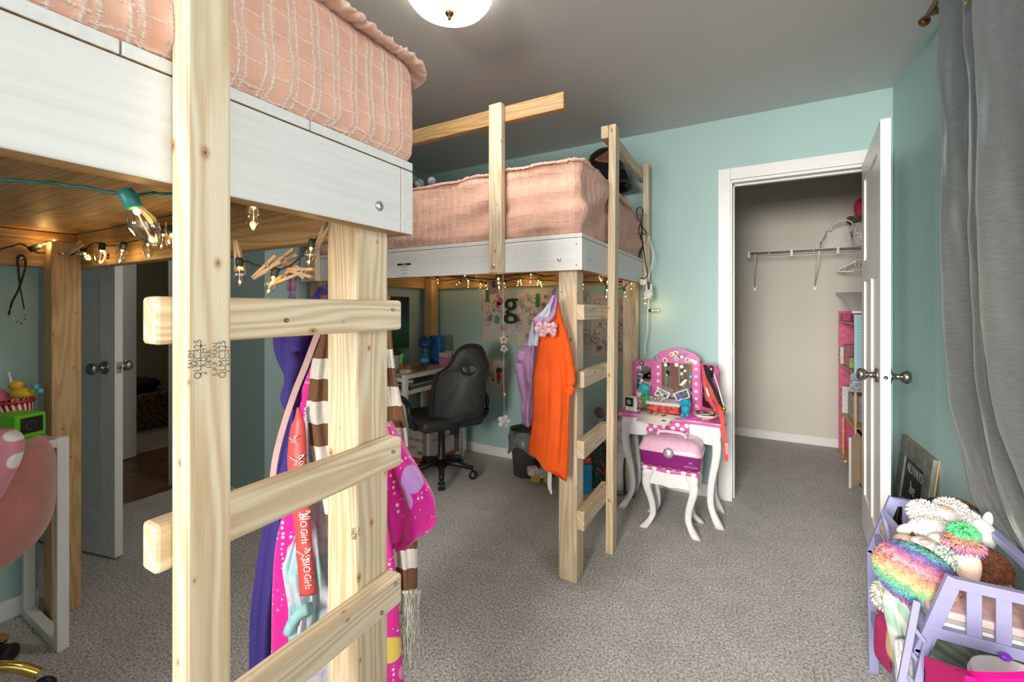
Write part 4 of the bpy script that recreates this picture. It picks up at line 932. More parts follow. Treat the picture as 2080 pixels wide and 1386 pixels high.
m = MB(); m.lathe([(0, -.012), (.045, -.012), (.050, 0), (.045, .012), (0, .012)], T(p.x, p.y, p.z+.185) @ Rz(28) @ Rx(90), 20); obj('head', m, plain('dark_blue', (.01, .07, .22, 1), .3), t)
m = MB(); m.lathe([(.0342, .03), (.0365, .032), (.0365, .055), (.035, .057)], T(*p), 20, cap=False); obj('label_band', m, plain('pale_blue_label', (.15, .40, .60, 1), .5), t)
p = Vector((-2.33, 2.90, ZK))
m = MB(); m.box((-.065, -.045, 0), (.065, .045, .235), 0, T(-2.30, 2.865, ZK)); obj('storage_case', m, M_BLUEP, bevel=.028, seg=4, label='tall bright blue plastic case at the back of the far desk', cat='case')
for i, (y, w_, h_, c_, lb) in enumerate(((2.80, .05, .10, (.40, .10, .20, 1), 'pink speckled small box'), (2.885, .055, .105, (.22, .20, .20, 1), 'black and white patterned small box with pink front'))):
    t = thing('gift_box', lb+' on the corner of the far desk', 'box', (-2.15, y, ZK))
    m = MB(); m.box((-.045, -w_/2, 0), (.045, w_/2, h_), 0, T(-2.16, y, ZK)); obj('carton', m, plain('box_print_%d' % i, c_, .5, 1.2, 160), t, bevel=.002)
    m = MB(); m.box((-.046, -w_/2-.001, h_-.03), (.046, w_/2+.001, h_+.001), 0, T(-2.16, y, ZK)); obj('lid', m, plain('white_card', (.5, .48, .47, 1), .6), t)
    if i: m = MB(); m.box((.046, -.02, .02), (.048, .02, .05), 0, T(-2.16, y, ZK)); obj('pink_tab', m, plain('neon_pink', (.80, .03, .28, 1), .5), t)
p = Vector((-2.15, 2.33, ZK)); m = MB(); m.lathe([(.028, 0), (.044, 0), (.044, .024), (.028, .024), (.028, 0)], T(*p), 28, cap=False); obj('tape_roll', m, plain('cream_tape', (.62, .55, .38, 1), .5), label='roll of cream masking tape at the near corner of the far desk', cat='tape')
t = thing('sunglasses', 'dark brown sunglasses lying on the far desk', 'sunglasses', (-2.16, 2.52, ZK)); M_AMB = plain('amber_lens', (.06, .025, .01, 1), .1)
for s in (-1, 1):
    m = MB(); m.lathe([(0, 0), (.026, 0), (.028, .003), (.024, .006), (0, .007)], T(-2.15, 2.50+.032*s, ZK+.016) @ Ry(70), 16); obj('lens', m, M_AMB, t)
    m = MB(); m.tube([(-2.15, 2.50+.060*s, ZK+.02), (-2.27, 2.50+.055*s, ZK+.006)], .0025, 6); obj('arm', m, M_AMB, t)
t = thing('pencil_jar', 'black and white patterned pot crowded with neon paper tabs on the far desk', 'pot', (-2.30, 2.36, ZK))
m = MB(); m.lathe([(0, 0), (.05, 0), (.052, .13), (.048, .13), (.046, .01), (0, .01)], T(-2.28, 2.34, ZK), 20); obj('pot', m, plain('bw_pattern', (.18, .18, .18, 1), .5, 2.0, 130), t)
m = MB(); m.sph((-2.28, 2.34, ZK+.135), (.06, .06, .03), 14); obj('contents', m, plain('dark_contents', (.02, .02, .022, 1), .5, .5, 80), t)
for i, (c_, a) in enumerate((((.85, .05, .30, 1), 40), ((.15, .65, .10, 1), -10), ((.75, .08, .12, 1), 15))):
    m = MB(); m.box((-.012, -.001, 0), (.012, .001, .075), 0, T(-2.235, 2.345+.02*i, ZK+.10-.045*i) @ Rz(28) @ Ry(-a)); obj('paper_tab', m, plain('neon_tab_%d' % i, c_, .6), t)
m = MB(); m.sph((-2.22, 2.44, ZK+.022), .022, 12); obj('toy_ball', m, plain('rosy_ball', (.45, .16, .18, 1), .3, .3, 60), label='small rosy ball beside the patterned pot on the far desk', cat='ball')
# papers on the open lower shelf
t = thing('side_shelf', 'low white shelf piled with papers between the desk legs', 'shelf', (-2.3, 2.5, .36))
board('shelf_board', (-2.49, 2.29, .36), (-2.12, 2.915, .375), [M_LAMW], t)
for i in range(6):
    m = MB(); m.box((-.09, -.07, 0), (.09, .07, .004), 0, T(-2.24, 2.45+.03*i, .377+.006*i) @ Rz(17*i)); obj('paper_sheet', m, plain('papers_%d' % (i % 3), [(.5, .48, .5, 1), (.25, .2, .3, 1), (.6, .15, .35, 1)][i % 3], .6, .5, 40), label=['flat grey', 'dark purple', 'pink', 'pale grey', 'violet', 'topmost pink'][i]+' sheet in the paper pile on the low white shelf', cat='paper', group='papers piled on the low shelf')
# wall papers: generic line drawings
M_PAPER = plain('sketch_paper', (.60, .55, .50, 1), .7, .02); M_LINE = plain('ink_line', (.06, .045, .05, 1), .7)
def doodle(m, F, w, h, seed, mi=1, dense=1.0):
    rnd = random.Random(seed)
    def curl(x, y, r, turns, a0, lw=.0014):
        m.tube([F @ Vector((x+r*(1-i/24*.8)*math.cos(a0+i/24*turns*6.28), y+r*(1-i/24*.8)*math.sin(a0+i/24*turns*6.28), .0015)) for i in range(25)], lw, 4, mi)
    def flower(x, y, r):
        for k in range(5):
            a = 6.28*k/5; cx_, cy_ = x+r*.6*math.cos(a), y+r*.6*math.sin(a)
            m.tube([F @ Vector((cx_+r*.4*math.cos(b*.785), cy_+r*.4*math.sin(b*.785), .0015)) for b in range(8)], .0011, 4, mi, closed=True)
        m.tube([F @ Vector((x+r*.2*math.cos(b*.785), y+r*.2*math.sin(b*.785), .0015)) for b in range(8)], .0011, 4, mi, closed=True)
    bx_ = [(-w/2+.01, -h/2+.01), (w/2-.01, -h/2+.01), (w/2-.01, h/2-.01), (-w/2+.01, h/2-.01)]
    m.tube([F @ Vector((x, y, .0015)) for x, y in bx_]+[F @ Vector((bx_[0][0], bx_[0][1], .0015))], .0009, 4, mi)
    for _ in range(int(9*dense)): flower((rnd.random()-.5)*w*.8, (rnd.random()-.5)*h*.82, .012+rnd.random()*.014)
    for _ in range(int(12*dense)): curl((rnd.random()-.5)*w*.75, (rnd.random()-.5)*h*.75, .015+rnd.random()*.035, .6+rnd.random()*1.2, rnd.random()*6.28)
def sheet(x0, y0, x1, y1, seed, label, extra=None, dense=1.0, Y=YB-.002):
    a = PX(x0, (y0+y1)/2, Y=Y); b = PX(x1, (y0+y1)/2, Y=Y); zt = PX((x0+x1)/2, y0, Y=Y).z; zb = PX((x0+x1)/2, y1, Y=Y).z
    w_ = b.x-a.x; h_ = zt-zb; F = frame(((a.x+b.x)/2, Y, (zt+zb)/2), (1, 0, 0), (0, 0, 1))
    m = MB(); m.box((-w_/2, -h_/2, 0), (w_/2, h_/2, .0008), 0, F); doodle(m, F, w_, h_, seed, 1, dense)
    mats = [M_PAPER, M_LINE]
    if extra: extra(m, F, w_, h_, mats)
    return obj('drawing', m, mats, label=label, cat='drawing', group='colouring sheets taped to the back wall')
def ex1(m, F, w, h, mats):
    mats += [plain('pink_crayon', (.50, .10, .20, 1), .7), plain('orange_crayon', (.65, .35, .12, 1), .7), plain('aqua_crayon', (.10, .32, .35, 1), .7)]
    for (x, y, r, mi) in ((.03, .12, .028, 2), (.01, .09, .022, 2), (-.02, .115, .02, 3), (.0, -.03, .03, 4), (-.03, .05, .016, 4)): m.prism([(x+r*math.cos(a*.5236)*(1+.3*math.sin(a*2)), y+r*1.2*math.sin(a*.5236)) for a in range(12)], .0012, F, mi)
sheet(978, 587, 1042, 697, 1, 'leftmost sheet on the back wall with pink, orange and aqua coloured shapes', ex1)
sheet(1046, 588, 1118, 706, 2, 'densely curled line drawing half hidden behind the lilac jacket', None, 1.8)
sheet(1186, 580, 1194, 706, 3, 'narrow strip of a drawing showing just right of the far bed post', None, .4)
sheet(1197, 596, 1281, 731, 4, 'large flower and curl drawing behind the ladder of the far bed', None, 1.4)
def ex2(m, F, w, h, mats):
    mats += [plain('red_ink', (.40, .06, .04, 1), .6), plain('dark_hair_ink', (.03, .02, .02, 1), .6)]
    m.prism([(-.035+.012*math.cos(a*.6283), -.05+.014*math.sin(a*.6283)) for a in range(10)], .0014, F, 2); m.box((-.038, -.04, .0008), (-.033, .02, .0016), 3, F)
    m.prism([(.02+.028*math.cos(a*.6283), .03+.028*math.sin(a*.6283)) for a in range(10)], .0014, F, 3); m.prism([(.018+.02*math.cos(a*.6283), -.02+.045*math.sin(a*.6283)) for a in range(10)], .0016, F, 2)
sheet(990, 730, 1029, 791, 5, 'small sticker sheet with a red guitar shape under the larger drawings', ex2, .4)
# blue poster on the left wall
Y0_, Y1_ = PX(786, 670, X=XL+.002).y, PX(831, 670, X=XL+.002).y
m = MB(); zt, zb = PX(810, 603, X=XL+.002).z, PX(810, 742, X=XL+.002).z; F = frame((XL+.002, (Y0_-.08+Y1_)/2, (zt+zb)/2), (0, 1, 0), (0, 0, 1)); w_ = Y1_-Y0_+.08; h_ = zt-zb
q = NT('blue_landscape_print'); c = q.coord(); s = q.n('ShaderNodeSeparateXYZ'); q.l(c, s.inputs[0]); f = q.math('ADD', q.math('MULTIPLY', q.math('SUBTRACT', s.outputs[2], zb), 1/h_), q.math('MULTIPLY', q.noise(12, c, 2), .10))
q.l(q.ramp(f, [(0, (.12, .28, .36, 1)), (.25, (.30, .42, .46, 1)), (.32, (.02, .09, .03, 1)), (.50, (.03, .14, .04, 1)), (.55, (.02, .16, .20, 1)), (.80, (.015, .05, .14, 1)), (1.0, (.01, .01, .04, 1))]), q.b.inputs['Base Color'])
m.box((-w_/2, -h_/2, 0), (w_/2, h_/2, .001), 0, F); merge_text(m, 'TO GOOD', .045, F @ T(.02, -h_*.30, .0015), 1); merge_text(m, 'POWER', .045, F @ T(.02, -h_*.40, .0015), 1)
obj('poster', m, [q.done(.5), M_BLACK], label='dark blue and green poster on the left wall beside the far bed', cat='poster')
# green letters
for ch, x, y, sz, mt, lb in (('g', 1037, 618, .30, plain('dark_green_paint', (.003, .045, .012, 1), .4), 'dark green letter g hanging in front of the drawings'),
                             ('l', 989, 601, .13, plain('green_foam', (.03, .20, .01, 1), .6), 'small green letter left of the flag'), ('l', 1092, 612, .155, plain('green_foam', (.03, .20, .01, 1), .6), 'green letter on the drawing behind the lilac jacket')):
    text('wall_letter', ch, sz, frame(PX(x, y, Y=3.03 if ch == 'g' else 3.07), (1, 0, 0), (0, 0, 1)) @ T(0, -.0, 0), mt, depth=.006, label=lb, cat='letter', sx=1.0 if ch == 'g' else 1.9)
# flag
t = thing('flag', 'small striped flag with blue corner hanging from the far string lights', 'flag', tuple(PX(1000, 590, Y=2.2)))
m = MB(); F = frame(PX(1001, 583, Y=2.15), RT, (0, 0, 1)) @ Rz(6)
for k in range(9): m.box((-.022+k*.0052, -.042, 0), (-.022+(k+1)*.0052, .032, .001), k % 2, F)
m.box((-.004, -.005, .0011), (.0248, .032, .0018), 2, F)
for i in range(3):
    for j in range(4): m.box((.001+i*.008, .0+j*.008, .0019), (.003+i*.008, .002+j*.008, .0022), 1, F)
obj('cloth', m, [plain('flag_red', (.16, .02, .02, 1), .7), plain('flag_white', (.42, .38, .30, 1), .7), plain('flag_blue', (.01, .012, .04, 1), .7)], t)
m = MB(); m.tube([F @ Vector((-.030, .028, 0)), F @ Vector((.034, .060, 0))], .0022, 6); obj('stick', m, plain('grey_stick', (.25, .22, .2, 1), .5), t)
# daisy garland
t = thing('daisy_garland', 'string with felt daisies hanging from the guard post of the far loft bed', 'garland', tuple(PX(1022, 553, Y=1.80)))
kg = dict(Y=1.800)
m = MB(); m.tube([PX(x, y, **kg) for x, y in ((1022, 550), (1022, 590), (1023, 640), (1024, 700), (1023, 760), (1024, 810), (1024, 850))], .0012, 5); obj('string', m, M_WHITE, t)
def daisy(px, py, r, col, a0, centre=True):
    c = PX(px, py, **kg); F = frame(c, RT, (0, 0, 1)); m = MB()
    for k in range(5): a = a0+6.283*k/5; m.lathe([(0, 0), (r*.40, 0), (r*.44, .002), (r*.40, .004), (0, .004)], F @ T(r*.62*math.cos(a), r*.62*math.sin(a), 0), 14)
    o = obj('daisy', m, col, t)
    if centre: m = MB(); m.sph(F @ Vector((0, 0, .005)), (r*.28, r*.28, r*.28), 10); obj('daisy_centre', m, M_YEL2, o)
M_YEL2 = plain('pale_yellow_felt', (.75, .66, .22, 1), .8); M_FELT = plain('cream_felt', (.60, .56, .48, 1), .9); M_FELT2 = plain('white_felt', (.66, .70, .78, 1), .8)
daisy(1023, 691, .021, M_FELT, 1.57, False); daisy(1024, 709, .019, M_FELT, -1.57, False); daisy(1024, 857, .032, M_FELT2, 1.3)
m = MB(); m.sph(PX(1025, 802, **kg), (.006, .006, .009), 10); obj('bead', m, M_YEL2, t)
# toys stored behind the ladder
t = thing('toy_bag', 'blue bag of toys with a black figure shape on the floor behind the ladder', 'toy bag', tuple(PX(1188, 985, Y=2.72)))
F = frame(PX(1187, 988, Z=.03), RT, (0, 0, 1)); m = MB(); m.box((-.06, -.03, -.05), (.045, .16, .05), 0, F); obj('bag', m, plain('bright_blue_print', (.01, .25, .52, 1), .5, .05), t, bevel=.01)
m = MB(); m.prism([(-.055, .02), (-.03, .03), (-.02, .07), (-.03, .12), (-.055, .14)], .002, F @ T(0, 0, .052)); obj('black_shape', m, M_BLACK, t)
m = MB(); m.box((-.045, .16, -.04), (.045, .20, .04), 0, F); obj('contents', m, plain('mixed_red_toys', (.35, .05, .03, 1), .5, .9, 60), t, bevel=.01)
m = MB(); m.box((-.02, .20, .03), (.055, .225, .055), 0, F @ Rz(15)); obj('speech_tag', m, plain('white_black_tag', (.45, .47, .44, 1), .5, .8, 200), t, bevel=.003)
t = thing('gift_bag', 'dark green patterned bag with pink handles standing on the floor behind the ladder', 'bag', tuple(PX(1210, 985, Y=2.78)))
F = frame(PX(1207, 984, Z=.02)+FW*.03, RT, (0, 0, 1)); m = MB(); m.box((-.03, -.02, -.05), (.07, .27, .04), 0, F @ Rz(-3)); obj('bag', m, plain('dark_green_print', (.015, .05, .025, 1), .5, .6, 60), t, bevel=.008)
m = MB(); m.tube(smooth_path([F @ Vector(p) for p in ((.03, .17, .05), (.055, .14, .06), (.062, .09, .06), (.04, .10, .06), (.01, .12, .055))], 4), .006, 6); obj('handle', m, plain('pink_plastic', (.55, .06, .10, 1), .4), t)
t = thing('toy_pile', 'yellow and white toys on the floor under the orange T-shirt', 'toys', tuple(PX(1108, 975, Z=.03)))
p = PX(1108, 985, Z=.0)
for i, (dx, dz, c_) in enumerate(((-.06, .02, (.45, .32, .04, 1)), (.02, .02, (.45, .36, .04, 1)), (-.09, .07, (.60, .45, .45, 1)), (-.02, .055, (.55, .55, .58, 1)), (.05, .06, (.25, .04, .06, 1)))):
    m = MB(); m.box((-.035, -.03, -.025), (.035, .03, .03), 0, T(p.x+RT.x*dx, p.y+RT.y*dx, .026+dz) @ Rz(20*i)); obj('toy_piece', m, plain('toy_piece_%d' % i, c_, .5, .2, 40), t, bevel=.01)
m = MB(); m.tube(smooth_path([PX(x, y, d=1.93) for x, y in ((1117, 958), (1116, 985), (1119, 1000), (1120, 1005))], 3), [.010, .011, .011, .010, .009, .007, .006, .005, .002, .001], 8); obj('care_label', m, M_WHITE, label='long white tag hanging below the hem of the orange T-shirt', cat='tag')
# round hairbrush-like mirror on the wall side
t = thing('hand_mirror', 'round grey hand mirror with pale rim leaning by the back wall behind the ladder', 'mirror', tuple(PX(1219, 870, Y=2.95)))
F = frame(PX(1219, 838, Y=2.93), (1, 0, 0), (0, 0, 1)); m = MB(); m.lathe([(0, 0), (.044, 0), (.049, .006), (.044, .012), (.040, .010), (0, .010)], F, 28); rim = obj('rim', m, plain('pale_grey_plastic', (.45, .45, .42, 1), .4), t)
m = MB(); m.lathe([(0, .010), (.040, .010), (.038, .012), (0, .012)], F, 28); obj('face', m, plain('grey_face', (.13, .13, .13, 1), .3), rim)
m = MB(); m.box((-.012, -.30, 0), (.010, -.045, .010), 0, F); m.box((-.05, -.73, -.03), (.05, -.715, .04), 0, F); m.box((-.008, -.72, 0), (.008, -.29, .008), 0, F); obj('handle', m, plain('pale_grey_plastic', (.45, .45, .42, 1), .4), t, bevel=.003)
# white toy horse legs with blue hooves by the vanity
t = thing('toy_horse', 'white plush unicorn with grey blue hooves standing left of the vanity', 'plush horse', tuple(PX(1256, 1004, Z=0)))
M_HORSE = plain('white_plush', (.62, .60, .58, 1), .95, .06, 60, .6, 400); p = PX(1258, 1004, Z=0)
hb = p+Vector((0, .10, 0))
for i, (dx, dy) in enumerate(((0, 0), (.07, .02), (-.02, .09), (.06, .10))):
    m = MB(); m.lathe([(0, .03), (.030, .03), (.027, .08), (.024, .16), (.030, .22), (.034, .27), (0, .29)], T(p.x+dx, p.y+dy*.7, 0), 14); obj('leg', m, M_HORSE, t)
    m = MB(); m.lathe([(0, 0), (.033, 0), (.030, .034), (0, .035)], T(p.x+dx, p.y+dy*.7, 0), 14); obj('hoof', m, plain('steel_blue_satin', (.14, .22, .28, 1), .3), t)
m = MB(); m.sph((p.x+.03, p.y+.035, .31), (.070, .065, .075), 18); m.sph((p.x+.03, p.y-.01, .42), (.045, .05, .08), 14); m.sph((p.x+.03, p.y-.045, .47), (.035, .065, .04), 14); obj('body', m, M_HORSE, t)
m = MB()
for i in range(12): m.sph((p.x+.03+.02*math.sin(i*2), p.y+.02+.004*i, .51-.02*i), .022, 8)
obj('mane', m, plain('grey_white_mane', (.50, .48, .48, 1), .95, .2, 120, .8, 300), t)
m = MB(); m.sph((p.x+.03, p.y-.06, .495), (.02, .015, .035), 10); obj('nose', m, plain('rose_plush', (.62, .20, .25, 1), .9), t)

# ================================================================ ITEMS ON THE FAR BED
t = thing('toy_helmet', 'glossy black toy helmet with flared brim behind the far bed ladder', 'helmet', tuple(PX(1235, 350, Y=2.92)))
F = frame(PX(1232, 345, Y=2.85), (1, 0, 0), (0, 0, 1)); M_GLB = plain('glossy_black', (.008, .008, .010, 1), .12)
prof = [(.02, .135), (.075, .125), (.115, .09), (.130, .035), (.133, -.02), (.150, -.075), (.178, -.115), (.182, -.130), (.170, -.128), (.120, -.09), (.115, -.03)]
m = MB(); m.lathe([(r, z) for r, z in prof], F @ Rx(-90), 32, cap=False); m.prism([(-.03, -.1), (.03, -.1), (.06, -.16), (.03, -.20), (-.03, -.20), (-.06, -.16)], .06, F @ T(.02, 0, .05)); obj('dome', m, M_GLB, t)
m = MB()
for k in range(7): m.box((-.045, -.06-.018*k, .105), (-.036, -.05-.018*k, .112), 0, F)
m.box((.012, -.115, .112), (.040, -.075, .118), 0, F); obj('grille', m, plain('grey_detail', (.35, .33, .36, 1), .4), t, bevel=.001)
obj('leather_flap', garment([(296, 1243, 1250), (303, 1236, 1252), (312, 1225, 1254), (320, 1212, 1254), (326, 1208, 1252), (331, 1222, 1250)], 2.60, .012, .1, 2, 1, 20), plain('brown_leather', (.13, .055, .025, 1), .5, .2, 30), label='brown leather flap hanging from the guard rail over the black helmet', cat='leather strap')
for i, (x, y, r, c_) in enumerate(((1162, 332, .022, (.35, .35, .36, 1)), (852, 370, .03, (.22, .24, .26, 1)), (877, 364, .025, (.35, .33, .45, 1)), (843, 364, .035, (.06, .07, .07, 1)))):
    m = MB(); m.sph(PX(x, y, Y=2.1 if i == 0 else 1.93)-Vector((0, 0, .01)), (r, r, r*.9), 12); obj('small_plush', m, plain('plush_%d' % i, c_, .9, .3, 60, .6, 300), label=['tiny grey toy peeking over the middle of the far quilt', 'grey toy peeking over the far left of the quilt', 'lilac toy in the far corner above the quilt', 'dark toy at the left end of the far quilt'][i], cat='toy')
# power strip and cords at the back right post
t = thing('power_strip', 'white power adapters plugged together hanging beside the far bed corner', 'power adapter', tuple(PX(1316, 590, Y=2.95)))
kq = dict(Y=2.93)
def pbox(x0, y0, x1, y1, dpt, Y):
    a = PX(x0, y1, Y=Y); b = PX(x1, y0, Y=Y); m = MB(); m.box((a.x, Y-dpt, a.z), (b.x, Y, b.z)); return m
obj('adapter', pbox(1301, 567, 1315, 580, .03, 2.90), M_WHITE, t, bevel=.008); obj('adapter', pbox(1313, 577, 1326, 608, .035, 2.93), M_WHITE, t, bevel=.008)
m = MB(); m.lathe([(0, 0), (.028, 0), (.030, .006), (.026, .02), (0, .022)], frame(PX(1317, 598, Y=2.89), (1, 0, 0), (0, 0, 1)), 20); obj('switch_puck', m, M_WHITE, t)
m = MB(); m.tube(smooth_path([PX(x, y, Y=2.90) for x, y in ((1318, 480), (1324, 505), (1328, 520), (1322, 545), (1317, 568))], 5), .003, 6); m.tube(smooth_path([PX(x, y, Y=2.97) for x, y in ((1318, 605), (1315, 640), (1315, 670), (1310, 700), (1311, 720))], 5), .003, 6); obj('cord', m, M_WHITE, t)
obj('plug', pbox(1316, 573, 1320, 588, .02, 2.88), M_BLACK, t, bevel=.004)
t = thing('tied_cable', 'black cord tied in a bow loop hanging over the quilt end of the far bed', 'cable', tuple(PX(1302, 450, X=-.60)))
kc = dict(X=-.606)
m = MB(); m.tube(smooth_path([PX(x, y, **kc) for x, y in ((1301, 452), (1293, 432), (1296, 423), (1303, 423), (1306, 434), (1301, 452), (1310, 468), (1312, 475), (1306, 474), (1301, 455), (1297, 470), (1299, 477), (1304, 474), (1303, 480), (1308, 510), (1312, 540), (1315, 558), (1309, 566), (1302, 565))], 6), .0035, 7); obj('cord', m, M_BLKCORD, t)
bulb(thing('night_light', 'lit clear bulb plugged low on the wall beside the far bed corner', 'bulb', tuple(PX(1320, 631, Y=3.05))), PX(1322, 631, Y=3.04), Vector((1, -.1, 0)), .9)
point('night_light_glow', PX(1332, 631, Y=2.98), .25, (1, .72, .35), .01)
bulb(thing('night_light', 'lit clear bulb hanging under the white adapters at the far bed corner', 'bulb', tuple(PX(1311, 612, Y=2.98))), PX(1310, 602, Y=2.95), Vector((0, 0, -1)), .9)
# ================================================================ VANITY
M_VW = plain('satin_white_lacquer', (.80, .80, .82, 1), .3, .01); M_VP = plain('pink_lacquer', (.62, .13, .38, 1), .25, .03)
def dots_mat(name, base, dot, scale, ax, r=.22):
    q = NT(name); c = q.coord(); s = q.n('ShaderNodeSeparateXYZ'); q.l(c, s.inputs[0]); cv = q.n('ShaderNodeCombineXYZ')
    a = s.outputs[ax[0]]; b = s.outputs[ax[1]]
    q.l(q.math('ADD', a, b), cv.inputs[0]); q.l(q.math('SUBTRACT', a, b), cv.inputs[1])
    v = q.n('ShaderNodeTexVoronoi', i_Scale=scale); v.voronoi_dimensions = '2D'; v.inputs['Randomness'].default_value = 0.0; q.l(cv.outputs[0], v.inputs['Vector'])
    q.l(q.ramp(v.outputs['Distance'], [(r, dot), (r+.02, base)]), q.b.inputs['Base Color']); return q.done(.35)
M_DOTS = dots_mat('pink_polka_dot', (.62, .11, .36, 1), (.85, .72, .80, 1), 20, (0, 2), .34)
def cabriole(name, x, y, h, ox, oy, s, par):
    m = MB(); R_ = []
    for i in range(25):
        q = i/24; z = h*(1-q)
        off = s*(.030*math.sin(min(1, q/.45)*math.pi)*.55-.020*math.sin(max(0, (q-.45)/.55)*math.pi*.9)+.040*max(0, (q-.80)/.20)**1.5)
        r = s*(.026-.009*math.sin(min(1, q/.9)*math.pi*.5)+(.007*max(0, (q-.86)/.14)))
        r *= 1.25 if q < .12 else 1
        cx_, cy_ = x+ox*off*.75, y+oy*off*.75
        R_.append([(cx_+dx*r, cy_+dy*r, z) for dx, dy in ((-1, -.7), (-.7, -1), (.7, -1), (1, -.7), (1, .7), (.7, 1), (-.7, 1), (-1, .7))])
    m.rings(R_, 0, True); return obj(name, m, M_VW, par)
VX0, VX1, VY0, VY1, VZ = -.715, -.135, 2.645, 2.940, .588
t = thing('vanity_table', 'white and pink toy vanity table with three panel mirror by the closet door', 'vanity', ((VX0+VX1)/2, (VY0+VY1)/2, 0))
def scallop(x0, x1, y0, y1, amp):
    P = []; n = 40
    for i in range(n+1):
        q = i/n; P.append((x0+(x1-x0)*q, y0+amp*(.5-.5*math.cos(q*math.pi*4))*1.0-(.012*math.sin(q*math.pi))))
    return P+[(x1+.012, y0+.05), (x1+.005, y1), (x0-.005, y1), (x0-.012, y0+.05)]
m = MB(); m.prism(scallop(VX0, VX1, VY0, VY1, .014), .022, T(0, 0, VZ-.022)); obj('tabletop', m, M_VP, t, bevel=.006, seg=3)
ax0, ax1, ay0, ay1 = VX0+.035, VX1-.035, VY0+.035, VY1-.02
def apron(a, b, z0, z1, dip, y, th, par):
    m = MB(); n = 24; poly = [(a+(b-a)*i/n, z0+dip*(1-abs(math.cos(math.pi*i/n))**.5 if dip > 0 else 0)) for i in range(n+1)]+[(b, z1), (a, z1)]
    m.prism(poly, th, frame((0, y+th, 0), (1, 0, 0), (0, 0, 1))); return obj('apron', m, M_VW, par)
apron(ax0, ax1, .455, VZ-.022, .035, ay0, .016, t)
m = MB(); m.box((ax0, ay0+.016, .47), (ax0+.014, ay1, VZ-.022)); m.box((ax1-.014, ay0+.016, .47), (ax1, ay1, VZ-.022)); m.box((ax0, ay1-.014, .47), (ax1, ay1, VZ-.022)); obj('side_apron', m, M_VW, t)
da, db = PX(1313, 870, Y=ay0-.004).x, PX(1400, 875, Y=ay0-.004).x
m = MB(); m.box((da, ay0-.012, .455), (db, ay0, VZ-.026)); dr = obj('drawer', m, M_DOTS, t, bevel=.002)
m = MB(); m.lathe([(0, 0), (.006, 0), (.005, .008), (.010, .014), (.009, .020), (0, .022)], T((da+db)/2, ay0-.012, .525) @ Rx(90), 16); obj('knob', m, M_VP, dr)
for sx_, x in ((-1, ax0+.015), (1, ax1-.015)):
    cabriole('leg', x, ay0+.025, VZ-.022, sx_*1.3, -1.0, 1.0, t); cabriole('leg', x, ay1-.02, VZ-.022, sx_*1.0, .2, 1.0, t)
# mirror panels
M_MIR = plain('mirror_glass', (.85, .86, .86, 1), .02, 0, Metallic=1.0)
def mpanel(ox, oy, wid, hgt, ang, arch, name):
    F = T(ox, oy, VZ) @ Rz(ang) @ Matrix(((1, 0, 0, 0), (0, 0, -1, 0), (0, 1, 0, 0), (0, 0, 0, 1)))
    n = 24; top = []
    for i in range(n+1):
        q = i/n; e = arch*(math.sin(math.pi*q)**.8)+arch*.10*abs(math.sin(math.pi*q*4)) if arch else -.012*(abs(2*q-1)**6)
        top.append((wid*q, hgt+e))
    m = MB(); m.prism([(0, 0)]+top+[(wid, 0)], .014, F @ T(0, 0, -.007))
    if arch:
        for s in (.0225, wid-.0225):
            for k in range(7): m.lathe([(0, 0), (.011, 0), (.011, .0008), (0, .0008)], F @ T(s, .03+k*.046, .0072), 14, 1)
    pn = obj('mirror_panel', m, [M_VP, plain('pale_pink_dot', (.85, .66, .76, 1), .4)], t)
    bw = .045 if arch else .024; m = MB(); m.box((bw, .035, .0072), (wid-bw, hgt-.035, .0085), 0, F); obj('mirror_glass', m, M_MIR, pn)
    if arch:
        pass
    return F, pn
Yc = 2.915
xa, xb = PX(1330, 760, Y=Yc).x, PX(1422, 760, Y=Yc).x
Fc, pc = mpanel(xa, Yc, xb-xa, .325, 0, .055, 'c')
angL = 27
Fl, pl_ = mpanel(xa-.142*math.cos(math.radians(angL)), Yc-.142*math.sin(math.radians(angL)), .140, .300, angL, 0, 'l')
Fr, pr_ = mpanel(xb+.002, Yc, .135, .300, -40, 0, 'r')
M_BADG = {}
def badge(par, F, x, y, r, c, name='badge', c2=None):
    m = MB(); m.lathe([(0, 0), (r, 0), (r*.95, .004), (r*.6, .005), (0, .005)], F @ T(x, y, .0085), 16); o = obj(name, m, plain('badge_%d%d%d' % tuple(int(v*99) for v in c[:3]), c, .35, .1), par)
    if c2: m = MB(); m.lathe([(0, 0), (r*.5, 0), (0, .002)], F @ T(x, y, .0135), 10); obj('badge_face', m, plain('badgef_%d%d%d' % tuple(int(v*99) for v in c2[:3]), c2, .5), o)
w_ = xb-xa; wht = (.8, .78, .78, 1)
for x, y, r, c_, c2 in ((.012, .315, .020, (.30, .20, .45, 1), (.65, .55, .08, 1)), (.065, .305, .018, (.75, .60, .62, 1), (.6, .25, .12, 1)), (.068, .275, .012, wht, None),
        (.105, .345, .014, wht, (.4, .45, .6, 1)), (.130, .352, .018, wht, (.65, .35, .15, 1)), (.150, .340, .013, (.25, .12, .08, 1), None), (.135, .318, .015, wht, (.7, .5, .3, 1)), (.165, .332, .012, wht, None), (.185, .345, .010, (.2, .25, .5, 1), None),
        (.20, .315, .016, wht, (.7, .35, .15, 1)), (.225, .312, .013, (.75, .7, .6, 1), None), (.245, .302, .016, (.78, .72, .70, 1), None), (.135, .28, .014, wht, None), (.165, .27, .012, wht, None), (.165, .225, .012, (.6, .55, .45, 1), None), (.168, .20, .010, (.16, .09, .05, 1), None), (.218, .21, .013, (.03, .30, .42, 1), None), (.212, .175, .012, (.25, .10, .05, 1), None), (.185, .245, .009, wht, None)):
    if x < w_: badge(pc, Fc, x, y, r, c_, 'sticker', c2)
